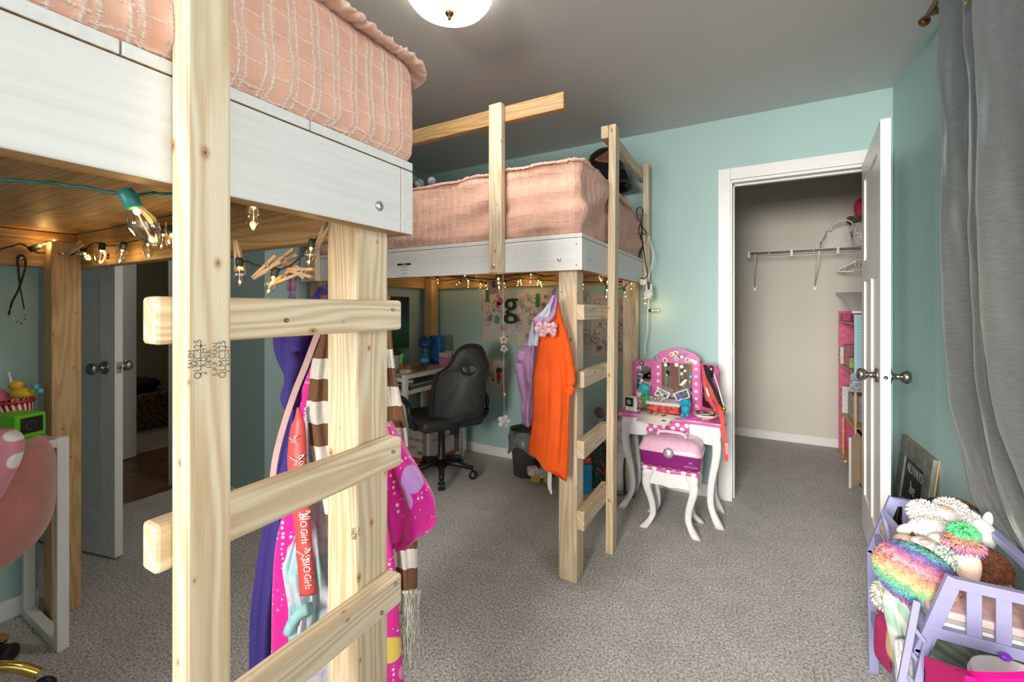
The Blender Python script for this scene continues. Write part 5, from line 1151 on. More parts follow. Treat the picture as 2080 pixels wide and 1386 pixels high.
for x, y, r, c_, c2 in ((.055, .282, .016, (.10, .10, .11, 1), wht), (.055, .22, .008, (.05, .05, .05, 1), None), (.055, .17, .010, wht, None), (.05, .15, .011, wht, None), (.075, .145, .010, wht, None), (.06, .115, .012, wht, None), (.045, .105, .010, (.04, .04, .04, 1), None), (.105, .24, .009, (.08, .06, .05, 1), None), (.105, .20, .009, (.10, .06, .05, 1), None)): badge(pl_, Fl, x, y, r, c_, 'sticker', c2)
badge(pr_, Fr, .095, .275, .020, (.03, .03, .035, 1), 'badge', wht)
# items on the vanity
VT = VZ+.001
def at(px, Y): return PX(px, 800, Y=Y).x
x = at(1283, 2.74); t = thing('alarm_clock', 'white angled desk clock with black face at the left end of the vanity', 'clock', (x, 2.74, VT)); F = T(x, 2.74, VT) @ Rz(-14)
m = MB(); m.prism([(-.035, 0), (.02, 0), (.035, .06), (.03, .085), (-.03, .085)], .05, F @ T(-.025, 0, 0) @ frame((0, 0, 0), (0, 1, 0), (0, 0, 1))); m.box((-.02, -.03, 0), (.05, .02, .008), 0, F); obj('case', m, M_WHITE, t, bevel=.006)
m = MB(); m.box((-.025, -.034, .028), (.027, -.029, .082), 0, F @ T(0, -.002, 0)); fc = obj('face', m, M_BLACK, t, bevel=.001)
m = MB(); m.lathe([(0, 0), (.016, 0), (.016, .001), (0, .001)], F @ frame((0, -.0362, .055), (1, 0, 0), (0, 0, 1)), 16); obj('dial', m, plain('dial_grey', (.35, .35, .37, 1), .5), fc)
m = MB(); m.rings([[F @ Vector((.032+dx, -.02+.02*math.sin(i*.3)+dy, .008*i)) for dx, dy in ((-.006, -.012), (.006, -.012), (.006, .012), (-.006, .012))] for i in range(11)], 0, True); obj('side_arm', m, M_WHITE, t)
def plush(name, label, cat, parts, eyes=()):
    """parts: (centre, radii, material, rotation)"""
    c0 = Vector(parts[0][0]); t = thing(name, label, cat, tuple(c0)); 
    for i, (c, r, mt, nm) in enumerate(parts):
        obj(nm, fur(c, r, 20, .12, i), mt, t)
    m = MB()
    for e in eyes: m.sph(e[0], e[1], 8)
    if eyes: obj('eyes', m, M_BLACK, t)
    return t
def fur(c, r, n=32, amp=.1, seed=0, M=None, freq=None):
    if not isinstance(r, (tuple, list)): r = (r, r, r)
    c = Vector(c); M = M if M is not None else Matrix(); rings = []; rnd = random.Random(seed)
    for i in range(1, n):
        th = math.pi*i/n; row = []
        for k in range(n*2):
            q = math.pi*k/n; k_ = 1+amp*(rnd.random()-.5)
            row.append(c+M @ Vector((r[0]*math.sin(th)*math.cos(q)*k_, r[1]*math.sin(th)*math.sin(q)*k_, -r[2]*math.cos(th)*k_)))
        rings.append(row)
    return MB().rings(rings, 0, True)
M_TEALP = plain('teal_plush', (.03, .38, .42, 1), .9, .2, 60, .8, 300); M_GREENP = plain('green_plush', (.05, .28, .10, 1), .9, .3, 60, .8, 300); M_ROSEP = plain('rose_plush2', (.45, .16, .20, 1), .9, .3, 60, .8, 300); M_SKY = plain('sky_blue_plush', (.01, .36, .52, 1), .9, .1, 60, .7, 300)
x = at(1308, 2.80)
plush('plush_toy', 'teal and green plush toys bundled beside the desk clock', 'plush toy', [((x, 2.80, VT+.13), (.035, .03, .035), M_TEALP, 'head'), ((x+.01, 2.80, VT+.06), (.030, .03, .06), M_GREENP, 'body'), ((x-.03, 2.79, VT+.04), (.03, .025, .042), M_ROSEP, 'companion'), ((x-.03, 2.79, VT+.10), (.02, .02, .03), plain('grey_plush', (.5, .42, .45, 1), .9, .3, 60, .8, 300), 'ear')])
xl_, xr_ = at(1316, 2.78), at(1381, 2.78)
t = thing('storage_tin', 'red patterned box with clear grey lid in the middle of the vanity', 'box', ((xl_+xr_)/2, 2.80, VT))
m = MB(); m.box((xl_, 2.745, VT), (xr_, 2.86, VT+.045)); obj('box', m, plain('red_print', (.50, .03, .02, 1), .4, .6, 60), t, bevel=.004)
m = MB(); m.box((xl_-.006, 2.74, VT+.045), (xr_+.006, 2.865, VT+.066)); obj('lid', m, plain('frosted_lid', (.58, .55, .57, 1), .3, .02), t, bevel=.005)
t = thing('bead_bracelets', 'pearly green and white bead bracelets on the lid of the red box', 'bracelet', ((xl_+.06), 2.78, VT+.07))
m = MB(); rnd = random.Random(8)
for i in range(40): a = i*.35; m.sph((xl_+.055+(.045+.008*math.sin(a*1.7))*math.cos(a), 2.795+.03*math.sin(a), VT+.072+.005*(i % 3)), .0065, 8)
obj('beads', m, plain('pearl_mix', (.55, .62, .62, 1), .15, .5, 120), t)
for i, (px_, Y_, a, mt, lb) in enumerate(((1345, 2.84, 20, wht, 'white paper scraps behind the bracelets on the red box'), (1385, 2.86, -25, (.10, .12, .22, 1), 'dark photo print leaning on the middle mirror'))):
    x = at(px_, Y_); m = MB(); m.box((-.036, -.001, -.022), (.036, .001, .022), 0, T(x, Y_, VT+.098) @ Rz(-6) @ Rx(-25) @ Ry(a)); m.box((-.042, .0012, -.028), (.042, .002, .028), 1, T(x, Y_, VT+.098) @ Rz(-6) @ Rx(-25) @ Ry(a))
    obj('photo_print', m, [plain('photo_%d' % i, mt, .3, .6, 50), M_WHITE], label=lb, cat='photo')
x = at(1392, 2.70); c = Vector((x, 2.70, VT))
plush('plush_dog', 'small bright blue plush dog sitting on the vanity', 'plush dog', [(c+Vector((0, 0, .05)), (.022, .02, .03), M_SKY, 'body'), (c+Vector((0, -.008, .088)), (.025, .022, .022), M_SKY, 'head'), (c+Vector((-.012, -.018, .018)), (.010, .014, .018), M_SKY, 'leg'), (c+Vector((.014, -.018, .018)), (.010, .014, .018), M_SKY, 'leg'), (c+Vector((-.024, -.004, .082)), (.007, .01, .018), M_SKY, 'ear'), (c+Vector((.024, -.004, .082)), (.007, .01, .018), M_SKY, 'ear'), (c+Vector((0, -.03, .080)), (.010, .010, .008), M_SKY, 'muzzle')],
      [(c+Vector((-.009, -.030, .092)), .002), (c+Vector((.009, -.030, .092)), .002), (c+Vector((0, -.040, .083)), .003)])
x = at(1433, 2.705); t = thing('trinket_dish', 'pale fluted dish full of hair ties at the right of the vanity', 'dish', (x, 2.705, VT))
m = MB(); R_ = []
for r, z in ((.02, .0), (.025, .006), (.05, .016), (.066, .032), (.062, .033), (.045, .020), (.01, .012)): R_.append([(x+r*(1+.06*math.cos(k*.19635*2*8/2))*math.cos(k*.19635), 2.705+r*.8*(1+.06*math.cos(k*.19635*8))*math.sin(k*.19635), VT+z) for k in range(32)])
m.rings(R_, 0, True); obj('dish', m, plain('shell_pink_china', (.72, .55, .58, 1), .2, .05), t)
for i, (c_, z) in enumerate((((.02, .02, .02, 1), .034), ((.45, .75, .05, 1), .038), ((.65, .08, .20, 1), .036), ((.02, .02, .02, 1), .041), ((.5, .45, .45, 1), .036))):
    m = MB(); a0 = i*1.1; m.tube([(x+.018*math.cos(a0)+.030*math.cos(k*.5236), 2.705+.012*math.sin(a0)+.022*math.sin(k*.5236), VT+z+.003*math.sin(k+i)) for k in range(12)], .0035, 6, closed=True); obj('hair_tie', m, plain('hair_tie_%d' % (i % 5), c_, .6), label=['lower black', 'neon green', 'coral', 'upper black', 'grey'][i]+' hair tie lying in the fluted dish', cat='hair tie', group='hair ties in the dish')
x = at(1335, 2.66); F = T(x, 2.66, VT) @ Rz(-14)
t = thing('race_bib', 'paper bib printed 414 hanging over the front edge of the vanity', 'paper', (x, 2.66, VT))
m = MB(); R_ = []
for i in range(25):
    q = i/24; yy = .07-.15*q; drop = 0 if yy > -.022 else -(abs(yy)-.022)*.5; R_.append([F @ Vector((-.115+.02*q, yy, .002+drop+.004*math.sin(q*5))), F @ Vector((.115-.03*q, yy-.0, .002+drop+.004*math.sin(q*5+1))), F @ Vector((.115-.03*q, yy, .001+drop+.004*math.sin(q*5+1))), F @ Vector((-.115+.02*q, yy, .001+drop+.004*math.sin(q*5)))])
m.rings(R_, 0, True); obj('sheet', m, plain('cream_bib', (.74, .70, .62, 1), .6, .02), t)
m = MB(); merge_text(m, '414', .080, F @ T(-.01, .015, .0065), depth=.0005); m.lathe([(0, 0), (.014, 0), (.014, .001), (0, .001)], F @ T(.06, -.045, -.008), 16); obj('print', m, plain('brown_bib_print', (.10, .07, .05, 1), .6), t)
x = at(1405, 2.68); m = MB(); m.box((-.07, -.045, 0), (.07, .04, .001), 0, T(x-.005, 2.685, VT+.001) @ Rz(-10)); obj('note_paper', m, plain('pale_note', (.62, .60, .66, 1), .6, .1, 60), label='pale printed paper beside the bib at the front of the vanity', cat='paper')
m = MB(); m.tube([(x-.03, 2.665, VT+.010), (x+.05, 2.655, VT+.010)], .0065, 8); obj('pen', m, plain('magenta_pen', (.75, .02, .40, 1), .3), label='magenta marker pen lying on the pale paper', cat='pen')
# medal ribbons
def mr(px_list, w, Y0): return [PX(a, b, Y=Y0-.0*i) for i, (a, b) in enumerate(px_list)]
t = thing('medal_ribbons', 'bundle of coral, navy, black and white ribbons hung on the right mirror panel', 'ribbons', tuple(PX(1430, 738, Y=2.80)))
for nm, cc, pts, w, Y_ in (('coral_ribbon', (.72, .10, .09, 1), ((1428, 742, 2.79), (1432, 780, 2.73), (1440, 810, 2.69), (1455, 832, 2.65), (1466, 850, 2.60), (1470, 880, 2.59), (1474, 910, 2.59), (1475, 937, 2.59)), .022, 0),
        ('coral_ribbon', (.65, .09, .08, 1), ((1430, 742, 2.80), (1446, 800, 2.72), (1462, 830, 2.64), (1468, 860, 2.60), (1472, 900, 2.60)), .020, 0),
        ('navy_ribbon', (.03, .05, .16, 1), ((1425, 742, 2.79), (1426, 770, 2.75), (1434, 800, 2.71), (1442, 820, 2.69), (1448, 834, 2.68)), .009, 0),
        ('white_ribbon', (.75, .75, .76, 1), ((1428, 742, 2.79), (1430, 770, 2.745), (1438, 800, 2.705), (1446, 820, 2.685), (1453, 834, 2.675)), .010, 0),
        ('black_ribbon', (.02, .018, .02, 1), ((1432, 742, 2.79), (1440, 770, 2.745), (1452, 792, 2.705), (1460, 810, 2.685), (1466, 828, 2.66)), .022, 0),
        ('white_ribbon', (.72, .72, .74, 1), ((1450, 760, 2.76), (1460, 790, 2.70), (1466, 812, 2.67), (1470, 824, 2.65)), .006, 0)):
    obj(nm, ribbon([PX(a, b, Y=y) for a, b, y in pts], w, RT, .0016), plain('ribbon_'+nm, cc, .5, .05), t)
m = MB(); m.sph(PX(1470, 832, Y=2.62), (.012, .006, .018), 10); obj('medal', m, M_GOLD, t)
m = MB(); merge_text(m, 'BIOGirls', .020, frame(PX(1476, 912, Y=2.585), (0.04, 0, -1), (1, 0, .04)), depth=.0003, sx=.8); obj('lettering', m, plain('white_print', (.9, .88, .88, 1), .5), t)
# stool and train case
SX0, SX1, SY0, SY1, SZ = -.548, -.238, 2.475, 2.735, .350
t = thing('vanity_stool', 'small white stool with pink polka dot top in front of the vanity', 'stool', ((SX0+SX1)/2, (SY0+SY1)/2, 0)); off = .02
m = MB(); m.prism(scallop(SX0+.008, SX1-.008, SY0, SY1, .008), .020, T(0, 0, SZ-.020)); obj('seat', m, dots_mat('pink_polka_dot_seat', (.62, .13, .38, 1), (.85, .72, .80, 1), 20, (0, 1), .34), t, bevel=.006, seg=3)
apron(SX0+.03, SX1-.03, .245, SZ-.02, -.0, SY0+.03, .014, t)
m = MB(); n = 24; m.prism([(SX0+.03+(SX1-SX0-.06)*i/n, .262-.022*math.cos((i/n-.5)*math.pi*2)**1-.0*i) for i in range(n+1)]+[(SX1-.03, .30), (SX0+.03, .30)], .012, frame((0, SY0+.040, 0), (1, 0, 0), (0, 0, 1))); obj('scalloped_apron', m, M_VW, t)
m = MB(); m.box((SX0+.03, SY0+.04, .26), (SX0+.042, SY1-.03, SZ-.02)); m.box((SX1-.042, SY0+.04, .26), (SX1-.03, SY1-.03, SZ-.02)); obj('side_apron', m, M_VW, t)
for sx_, x in ((-1, SX0+.045), (1, SX1-.045)):
    cabriole('leg', x, SY0+.045, SZ-.02, sx_*1.2, -1.0, .95, t); cabriole('leg', x, SY1-.05, SZ-.02, sx_*1.2, .8, .95, t)
M_CASEB = plain('plum_plastic', (.22, .015, .17, 1), .25, .02); M_CASET = plain('pale_pink_pearl', (.70, .42, .58, 1), .22, .02)
t = thing('train_case', 'plum and pale pink plastic cosmetics case standing on the polka dot stool', 'cosmetics case', ((SX0+SX1)/2, 2.59, SZ)); Fk = T((SX0+SX1)/2-.0, 2.585, SZ) @ Rz(-1)
def rbox(w0, d0, z0, w1, d1, z1, k=6, r=.03):
    R_ = []
    for i in range(k+1):
        q = i/k; w = w0+(w1-w0)*q; dd_ = d0+(d1-d0)*q; ring = []
        for cx_, cy_, a0 in ((w-r, -dd_+r, -90), (w-r, dd_-r, 0), (-w+r, dd_-r, 90), (-w+r, -dd_+r, 180)):
            for j in range(6): a = math.radians(a0+18*j); ring.append(Fk @ Vector((cx_+r*math.cos(a), cy_+r*math.sin(a), z0+(z1-z0)*q)))
        R_.append(ring)
    return R_
m = MB(); m.rings(rbox(.150, .085, 0, .165, .10, .085), 0, True); obj('base', m, M_CASEB, t, bevel=.004)
m = MB(); m.rings(rbox(.168, .103, .082, .167, .102, .092, 2)+rbox(.165, .100, .095, .150, .085, .132, 3)[1:]+rbox(.145, .078, .143, .120, .055, .156, 3, .025), 0, True); obj('lid', m, M_CASET, t)
m = MB(); m.tube(smooth_path([Fk @ Vector(p) for p in ((-.075, -.01, .152), (-.07, -.01, .170), (-.04, -.01, .178), (.04, -.01, .178), (.07, -.01, .170), (.075, -.01, .152))], 5), .009, 10); obj('handle', m, plain('clear_pink_plastic', (.80, .55, .66, 1), .1, .02), t)
m = MB(); m.lathe([(0, 0), (.026, 0), (.028, .004), (.026, .010), (.015, .014), (0, .015)], Fk @ frame((.0, -.106, .088), (1, 0, 0), (0, 0, 1)), 24)
for a in range(10):
    for rr_ in (.010, .018): m.sph(Fk @ frame((.0, -.106, .088), (1, 0, 0), (0, 0, 1)) @ Vector((rr_*math.cos(a*.628+rr_*60), rr_*math.sin(a*.628+rr_*60), .013)), .0028, 6)
obj('latch', m, plain('glitter_silver', (.55, .52, .54, 1), .25, .3, 200, Metallic=.6), t)
m = MB(); merge_text(m, 'CABOODLES', .012, Fk @ frame((.112, -.1005, .028), (1, 0, 0), (0, -.15, 1))); merge_text(m, 'M', .022, Fk @ frame((.112, -.103, .048), (1, 0, 0), (0, -.15, 1))); obj('print', m, plain('pale_pink_print', (.6, .35, .5, 1), .4), t)

# ================================================================ CLOSET
t = thing('wire_shelf', 'white wire shelf with two diagonal braces on the closet back wall', 'shelf', (.45, 4.55, 1.72)); m = MB()
zs = 1.722; sx0, sx1 = -.02, .945
for k in range(24): yy = 4.41+.0125*k*1.0; m.tube([(sx0, yy, zs), (sx1, yy, zs)], .0016, 4)
for k in range(7): xx = sx0+.16*k; m.tube([(xx, 4.70, zs-.003), (xx, 4.41, zs-.003), (xx, 4.405, zs-.028)], .0028, 5)
for z in (zs, zs-.030, zs-.047): m.tube([(sx0, 4.405, z), (sx1, 4.405, z)], .0035, 6)
for k in (0, 2, 4, 6): xx = sx0+.16*k+.003; m.box((xx-.008, 4.400, zs-.050), (xx+.008, 4.410, zs+.004))
obj('wire_grid', m, M_WHITEMETAL, t)
for x in (PX(1533, 580, Y=4.70).x+.0, PX(1655, 580, Y=4.70).x):
    zz = 1.234+42*3.85/880; m = MB(); m.tube([(x, 4.41, zs-.02), (x+.0, 4.70, zz)], .006, 6); m.box((x-.012, 4.70, zz-.03), (x+.012, 4.7099, zz+.012)); obj('brace', m, M_WHITEMETAL, t)
pa = PX(1700, 500, Y=4.53); t = thing('fabric_bag', 'crumpled white fabric tote bag on the wire shelf', 'bag', (pa.x, 4.55, zs))
m = MB(); R_ = []
for i in range(14):
    q = i/13; w = .125*(1-.35*q); dd_ = .06*(1-.5*q)+.01; R_.append([(pa.x+.015*q+w*math.cos(k*.3927)*(1+.12*math.sin(k*2+i*.8)), 4.56+dd_*math.sin(k*.3927)*(1+.15*math.sin(k*3+i)), zs+.006+.175*q+.02*math.cos(k*.3927)*q) for k in range(16)])
m.rings(R_, 0, True); obj('body', m, plain('white_nylon', (.70, .68, .66, 1), .6, .04), t)
m = MB(); m.tube(smooth_path([(pa.x-.05, 4.49, zs+.15), (pa.x-.03, 4.47, zs+.21), (pa.x+.05, 4.47, zs+.23), (pa.x+.10, 4.49, zs+.20), (pa.x+.08, 4.49, zs+.13)], 5), .006, 6); obj('strap', m, plain('white_nylon', (.70, .68, .66, 1), .6), t)
xb_ = PX(1752, 470, Y=4.52).x
m = MB(); m.lathe([(0, 0), (.062, 0), (.070, .20), (.066, .20), (.058, .01), (0, .01)], T(xb_, 4.53, zs+.006), 24); obj('woven_basket', m, plain('white_woven', (.68, .64, .62, 1), .8, .25, 90, .8, 120), label='white woven basket at the right of the wire shelf', cat='basket')
m = MB(); m.box((xb_-.115, 4.50, zs+.006), (xb_-.080, 4.56, zs+.125)); obj('storage_box', m, plain('cream_box', (.60, .57, .50, 1), .6), bevel=.004, label='narrow cream box between the white bag and the basket', cat='box')
m = MB(); rnd = random.Random(2)
for i in range(14): a0 = rnd.random()*6; m.tube([(xb_-.015+(.075+.012*math.sin(i*2+k))*math.cos(k*.45+a0), 4.53+(.05+.01*math.cos(i+k))*math.sin(k*.45+a0), zs+.24+.025*math.sin(k*.9+i*1.7)) for k in range(14)], .004, 5, closed=True)
obj('twig_wreath', m, plain('brown_twigs', (.16, .10, .06, 1), .8, .3, 60), label='brown twig wreath on top of the woven basket', cat='wreath')
obj('pink_cloth', fur((xb_+.0, 4.53, zs+.335), (.055, .05, .08), 16, .12, 3), plain('hot_pink_cloth', (.68, .04, .14, 1), .8, .1), label='hot pink cloth bundle on top of the twig wreath', cat='cloth')
# hangers
M_HANG = plain('white_hanger', (.82, .82, .82, 1), .3)
hg = thing('clothes_hanger', 'x', 'hanger', (0, 0, 0), 'white hangers under the wire shelf'); hg['label'] = 'left one of the three white hangers under the wire shelf'
m = MB(); m.tube(smooth_path([(0, 0, -.12), (0, 0, -.05), (0, .012, -.035), (0, .022, -.015), (0, .012, .0), (0, -.008, -.004)], 4), .003, 6); m.tube(smooth_path([(0, 0, -.06), (0, .06, -.085), (0, .15, -.13), (0, .155, -.15), (0, 0, -.155), (0, -.155, -.15), (0, -.15, -.13), (0, -.06, -.085)], 4, True), .007, 6, closed=True)
obj('hanger_frame', m, M_HANG, hg); xh = PX(1738, 540, Y=4.41).x
for k, lb in enumerate(('left one', 'middle one', 'right one')):
    o = hg if k == 0 else dup(hg); o.location = (xh+.022*k, 4.41, zs-.047+.005); o.rotation_euler = (0, 0, math.radians(20+25*k)); o['label'] = lb+' of the three white hangers under the wire shelf'
# dollhouse
t = thing('dollhouse', 'tall pink and blue wooden dollhouse seen edge on inside the closet', 'dollhouse', (.80, 4.25, 0))
M_HW = plain('dollhouse_wood', (.62, .38, .17, 1), .5, .08, 20); M_HP = plain('dollhouse_pink', (.62, .10, .22, 1), .5, .12, 30); hx0, hx1, hy0, hy1 = .655, .94, 3.95, 4.60
M_HB = None
q = NT('pale_blue_siding'); c = q.coord(); s = q.n('ShaderNodeSeparateXYZ'); q.l(c, s.inputs[0]); f = q.math('FRACT', q.math('MULTIPLY', s.outputs[2], 42.0))
q.l(q.ramp(f, [(0, (.22, .48, .62, 1)), (.12, (.36, .62, .76, 1))], 'CONSTANT'), q.b.inputs['Base Color']); M_HB = q.done(.5)
m = MB(); m.box((hx0, hy1-.01, 0), (hx1, hy1, 1.20)); m.box((hx1-.01, hy0, 0), (hx1, hy1, 1.20)); obj('back_panel', m, M_HP, t)
m = MB(); m.box((hx0, hy0, .752), (hx1, hy0+.012, 1.18)); obj('side_panel', m, M_HB, t)
m = MB()
for z in (1.105, .745, .345, .02): m.box((hx0, hy0+.013, z), (hx1-.011, hy1-.011, z+.012))
m.box((hx0, hy0, 0), (hx0+.014, hy0+.012, .744)); m.box((hx0, 4.42, 0), (hx0+.012, 4.432, .345)); obj('floor_board', m, M_HW, t)
m = MB(); R_ = []
for i in range(9): q_ = i/8; R_.append([(hx0-.02+.0*q_, hy0-.04+.7*q_, 1.19+.155*math.sin(q_*math.pi*.5)), (hx1, hy0-.04+.7*q_, 1.19+.155*math.sin(q_*math.pi*.5)), (hx1, hy0-.04+.7*q_, 1.205+.155*math.sin(q_*math.pi*.5)), (hx0-.02, hy0-.04+.7*q_, 1.205+.155*math.sin(q_*math.pi*.5))])
m.rings(R_, 0, False); obj('roof', m, plain('white_roof', (.75, .75, .75, 1), .5, .05, 30), t)
m = MB(); m.box((hx0-.03, hy0-.10, .70), (hx1-.05, hy0+.02, .712), 0, None); m.rings([[(hx0-.02, hy0-.01, .745), (hx1-.05, hy0-.01, .745), (hx1-.05, hy0+.0, .752), (hx0-.02, hy0+.0, .752)], [(hx0-.05, hy0-.14, .64), (hx1-.05, hy0-.14, .64), (hx1-.05, hy0-.13, .65), (hx0-.05, hy0-.13, .65)]], 0, False); obj('porch_roof', m, plain('grey_porch', (.38, .42, .46, 1), .5, .2, 60), t)
for (x, y, z, sx_, sy_, sz_, c_, lb) in ((.69, 4.50, 1.118, .03, .05, .06, (.5, .03, .15, 1), 'raspberry toy chair on the top floor of the dollhouse'), (.68, 4.55, .758, .025, .03, .14, (.62, .60, .60, 1), 'white toy cabinet on the middle floor of the dollhouse'), (.70, 4.42, .758, .03, .04, .17, (.30, .10, .10, 1), 'brown haired toy figure beside the white toy cabinet'), (.70, 4.28, .758, .03, .05, .08, (.35, .28, .15, 1), 'olive toy piece on the middle floor of the dollhouse'), (.69, 4.50, .358, .03, .04, .22, (.65, .62, .64, 1), 'tall white toy shelf on the lower floor of the dollhouse'), (.72, 4.25, .358, .04, .10, .2, (.30, .32, .36, 1), 'grey toy staircase on the lower floor of the dollhouse')):
    m = MB(); m.box((x-sx_, y-sy_, z), (x+sx_, y+sy_, z+sz_)); 
    if 'shelf' in lb or 'cabinet' in lb:
        for k in range(3): m.box((x-sx_-.002, y-sy_*.7, z+sz_*(.1+.3*k)), (x-sx_, y+sy_*.7, z+sz_*(.3+.3*k)), 1)
    obj('toy_furniture', m, [plain('toyf_%d' % int(c_[0]*100+c_[1]*10), c_, .5, .1), plain('toy_pink', (.65, .10, .30, 1), .5)], label=lb, cat='toy', bevel=.004)
t = thing('toy_cupboard', 'low wooden toy cupboard with open white door in front of the dollhouse', 'cupboard', (.78, 3.72, 0))
m = MB(); m.box((.66, 3.50, 0), (.672, 3.90, .36)); m.box((.66, 3.50, .348), (.93, 3.90, .36)); m.box((.66, 3.50, 0), (.93, 3.512, .36)); m.box((.66, 3.89, 0), (.93, 3.90, .36)); m.box((.66, 3.5, .0), (.93, 3.9, .012)); obj('body', m, M_HW, t)
p = PX(1724, 990, Z=.02); m = MB(); m.rings([[(p.x, p.y, .015), (p.x+.012, p.y-.008, .015), (.665, p.y+.145, .015), (.655, p.y+.15, .015)], [(p.x, p.y, .355), (p.x+.012, p.y-.008, .355), (.665, p.y+.145, .355), (.655, p.y+.15, .355)]], 0, False); dd = obj('door', m, plain('white_edge_door', (.62, .60, .57, 1), .4), t)
m = MB(); m.sph((p.x-.012, p.y+.04, .18), .010, 10); obj('knob', m, M_HW, dd)

# ================================================================ CURTAINS
q = NT('silver_blue_satin'); c = q.coord(); mp = q.n('ShaderNodeMapping'); mp.inputs['Scale'].default_value = (25, 25, 420); q.l(c, mp.inputs[0])
nz = q.noise(1.0, mp.outputs[0], 3, .7)
q.l(q.ramp(nz, [(.3, (.20, .245, .255, 1)), (.7, (.30, .345, .355, 1))]), q.b.inputs['Base Color']); q.bump(nz, .25, .001); M_SATIN = q.done(.30, Metallic=.65, Sheen_Weight=.2)
def edgeY(lst, X=.60):
    P = sorted([(PX(a, b, X=X).z, PX(a, b, X=X).y) for a, b in lst]); return lambda z: float(np.interp(z, [p_[0] for p_ in P], [p_[1] for p_ in P]))
eL = edgeY([(1910, 0), (1912, 200), (1916, 400), (1920, 600), (1928, 780), (1940, 900), (1962, 1000), (1990, 1060), (2045, 1120), (2080, 1165)])
eR = edgeY([(1977, 0), (1985, 300), (1995, 600), (2010, 780), (2025, 870), (2048, 1000), (2075, 1080), (2110, 1150)])
eR2 = edgeY([(1975, 0), (1983, 300), (1993, 600), (2008, 780), (2023, 870), (2046, 1000), (2073, 1080), (2108, 1150)], X=.565)
def curtain(label, fl, fr, folds, seed, x0, push=.014):
    t = thing('curtain', label, 'curtain', (x0, (fl(1.5)+fr(1.5))/2, 2.35)); m = MB(); R_ = []; nz_, nu = 70, 90
    for i in range(nz_):
        z = 2.385-(2.385-.42)*i/(nz_-1); row = []; yl, yr = fl(z), fr(z)
        for k in range(nu):
            u = k/(nu-1); ph = u*folds*6.283+seed
            a = .030*(1-.35*max(0, (1.0-z)))*(.75+.5*mnoise.noise(Vector((seed, z*1.1, 0))))
            X = x0+.0+a*(-math.cos(ph))+.012*mnoise.noise(Vector((u*4, z*2.2, seed)))+.006*mnoise.noise(Vector((u*12, z*7, seed)))+push*max(0, 1-z)
            row.append((min(.668, X), yl+(yr-yl)*u, z))
        R_.append(row)
    th = [[(min(.6705, x+.0025), y, z) for x, y, z in row] for row in R_]
    rings = [a+b[::-1] for a, b in zip(R_, th)]
    m.rings(rings, 0, True); obj('panel', m, M_SATIN, t)
    return t
c1_ = curtain('left grey satin curtain fold swept behind the lavender doll bed', eL, lambda z: eR(z)-.075, 1.45, 0.1, .620)
c2_ = curtain('pale grey satin curtain at the right edge of the frame', eR2, lambda z: 1.13+.0*z, 1.6, .2, .590, .075)
t = thing('curtain_rod', 'dark curtain rod with gold rings above the satin curtains', 'curtain rod', (.60, 1.4, 2.36))
m = MB(); m.tube([(.60, -.4, 2.365), (.60, 2.28, 2.365)], .010, 10); m.sph((.60, 2.29, 2.365), .02, 12); m.box((.60, 2.22, 2.355), (.68, 2.24, 2.375)); obj('rod', m, plain('bronze', (.30, .17, .07, 1), .3, .02, Metallic=1.0), t)
p = PX(1965, -4, X=.57)
m = MB(); m.tube([(.575+.006*math.sin(a*.628), p.y+.024*math.cos(a*.628), p.z+.012+.024*math.sin(a*.628)) for a in range(10)], .005, 8, closed=True); obj('grommet', m, M_GOLD, c1_)

# ================================================================ SIGN
t = thing('chalkboard_sign', 'grey framed black lettered sign leaning on the right wall behind the doll bed', 'sign', (.64, 2.63, 0))
q0 = Vector((.600, 2.42, 0)); up_ = Vector((.066, 0, .60)).normalized(); F = frame(q0, (0, 1, 0), up_)   # faces -X
F = frame((.612, 2.846, .0), (0, -1, 0), up_)
sw, sh, fw = .428, .602, .085; M_GW = plain('weathered_grey_wood', (.17, .175, .155, 1), .6, .15, 25, .4, 200)
m = MB(); m.box((0, 0, 0), (fw, sh, .016), 0, F); m.box((sw-fw, 0, 0), (sw, sh, .016), 0, F); m.box((fw, 0, 0), (sw-fw, fw, .016), 0, F); m.box((fw, sh-fw, 0), (sw-fw, sh, .016), 0, F); obj('frame', m, M_GW, t, bevel=.003)
m = MB(); m.box((fw, fw, .002), (sw-fw, sh-fw, .008), 0, F); obj('panel', m, M_BLACK, t)
m = MB(); m.box((0, 0, -.006), (sw, sh, -.0002), 0, F); obj('backing', m, plain('raw_pine_back', (.50, .30, .13, 1), .6, .08), t)
for ws, yy, sz in (('ALWAYS', .475, .062), ('be', .395, .085), ('YOURSELF', .305, .055), ('UNLESS YOU', .225, .040), ('CAN BE A', .165, .040)): text('lettering', ws, sz, F @ T(sw/2, yy, .0085), plain('chalk_white', (.30, .32, .30, 1), .7), t, sx=.85)

# ================================================================ DOLL BED
M_LAV = plain('lavender_paint', (.28, .285, .50, 1), .4, .02)
BX0, BX1, BY0, BY1, BZ = .405, .600, 1.391, 1.875, .600
t = thing('doll_bunk_bed', 'lavender painted doll bunk bed heaped with soft toys under the curtain', 'doll bed', (.5, 1.63, 0))
def bar(name, a, b, w, h, par, mat=M_LAV):
    a, b = Vector(a), Vector(b); d_ = (b-a).normalized(); s_ = d_.cross(Vector((0, 0, 1)));
    if s_.length < .3: s_ = Vector((1, 0, 0)) if abs(d_.z) > .9 else Vector((0, 1, 0))
    if abs(d_.z) > .7: s_ = Vector((1, 0, 0)); s_ = (s_-d_*s_.dot(d_))
    s_.normalize(); u_ = s_.cross(d_); m = MB()
    m.rings([[p_+s_*w/2*i+u_*h/2*j for i, j in ((-1, -1), (1, -1), (1, 1), (-1, 1))] for p_ in (a, b)], 0, False); return obj(name, m, mat, par, bevel=.0015)
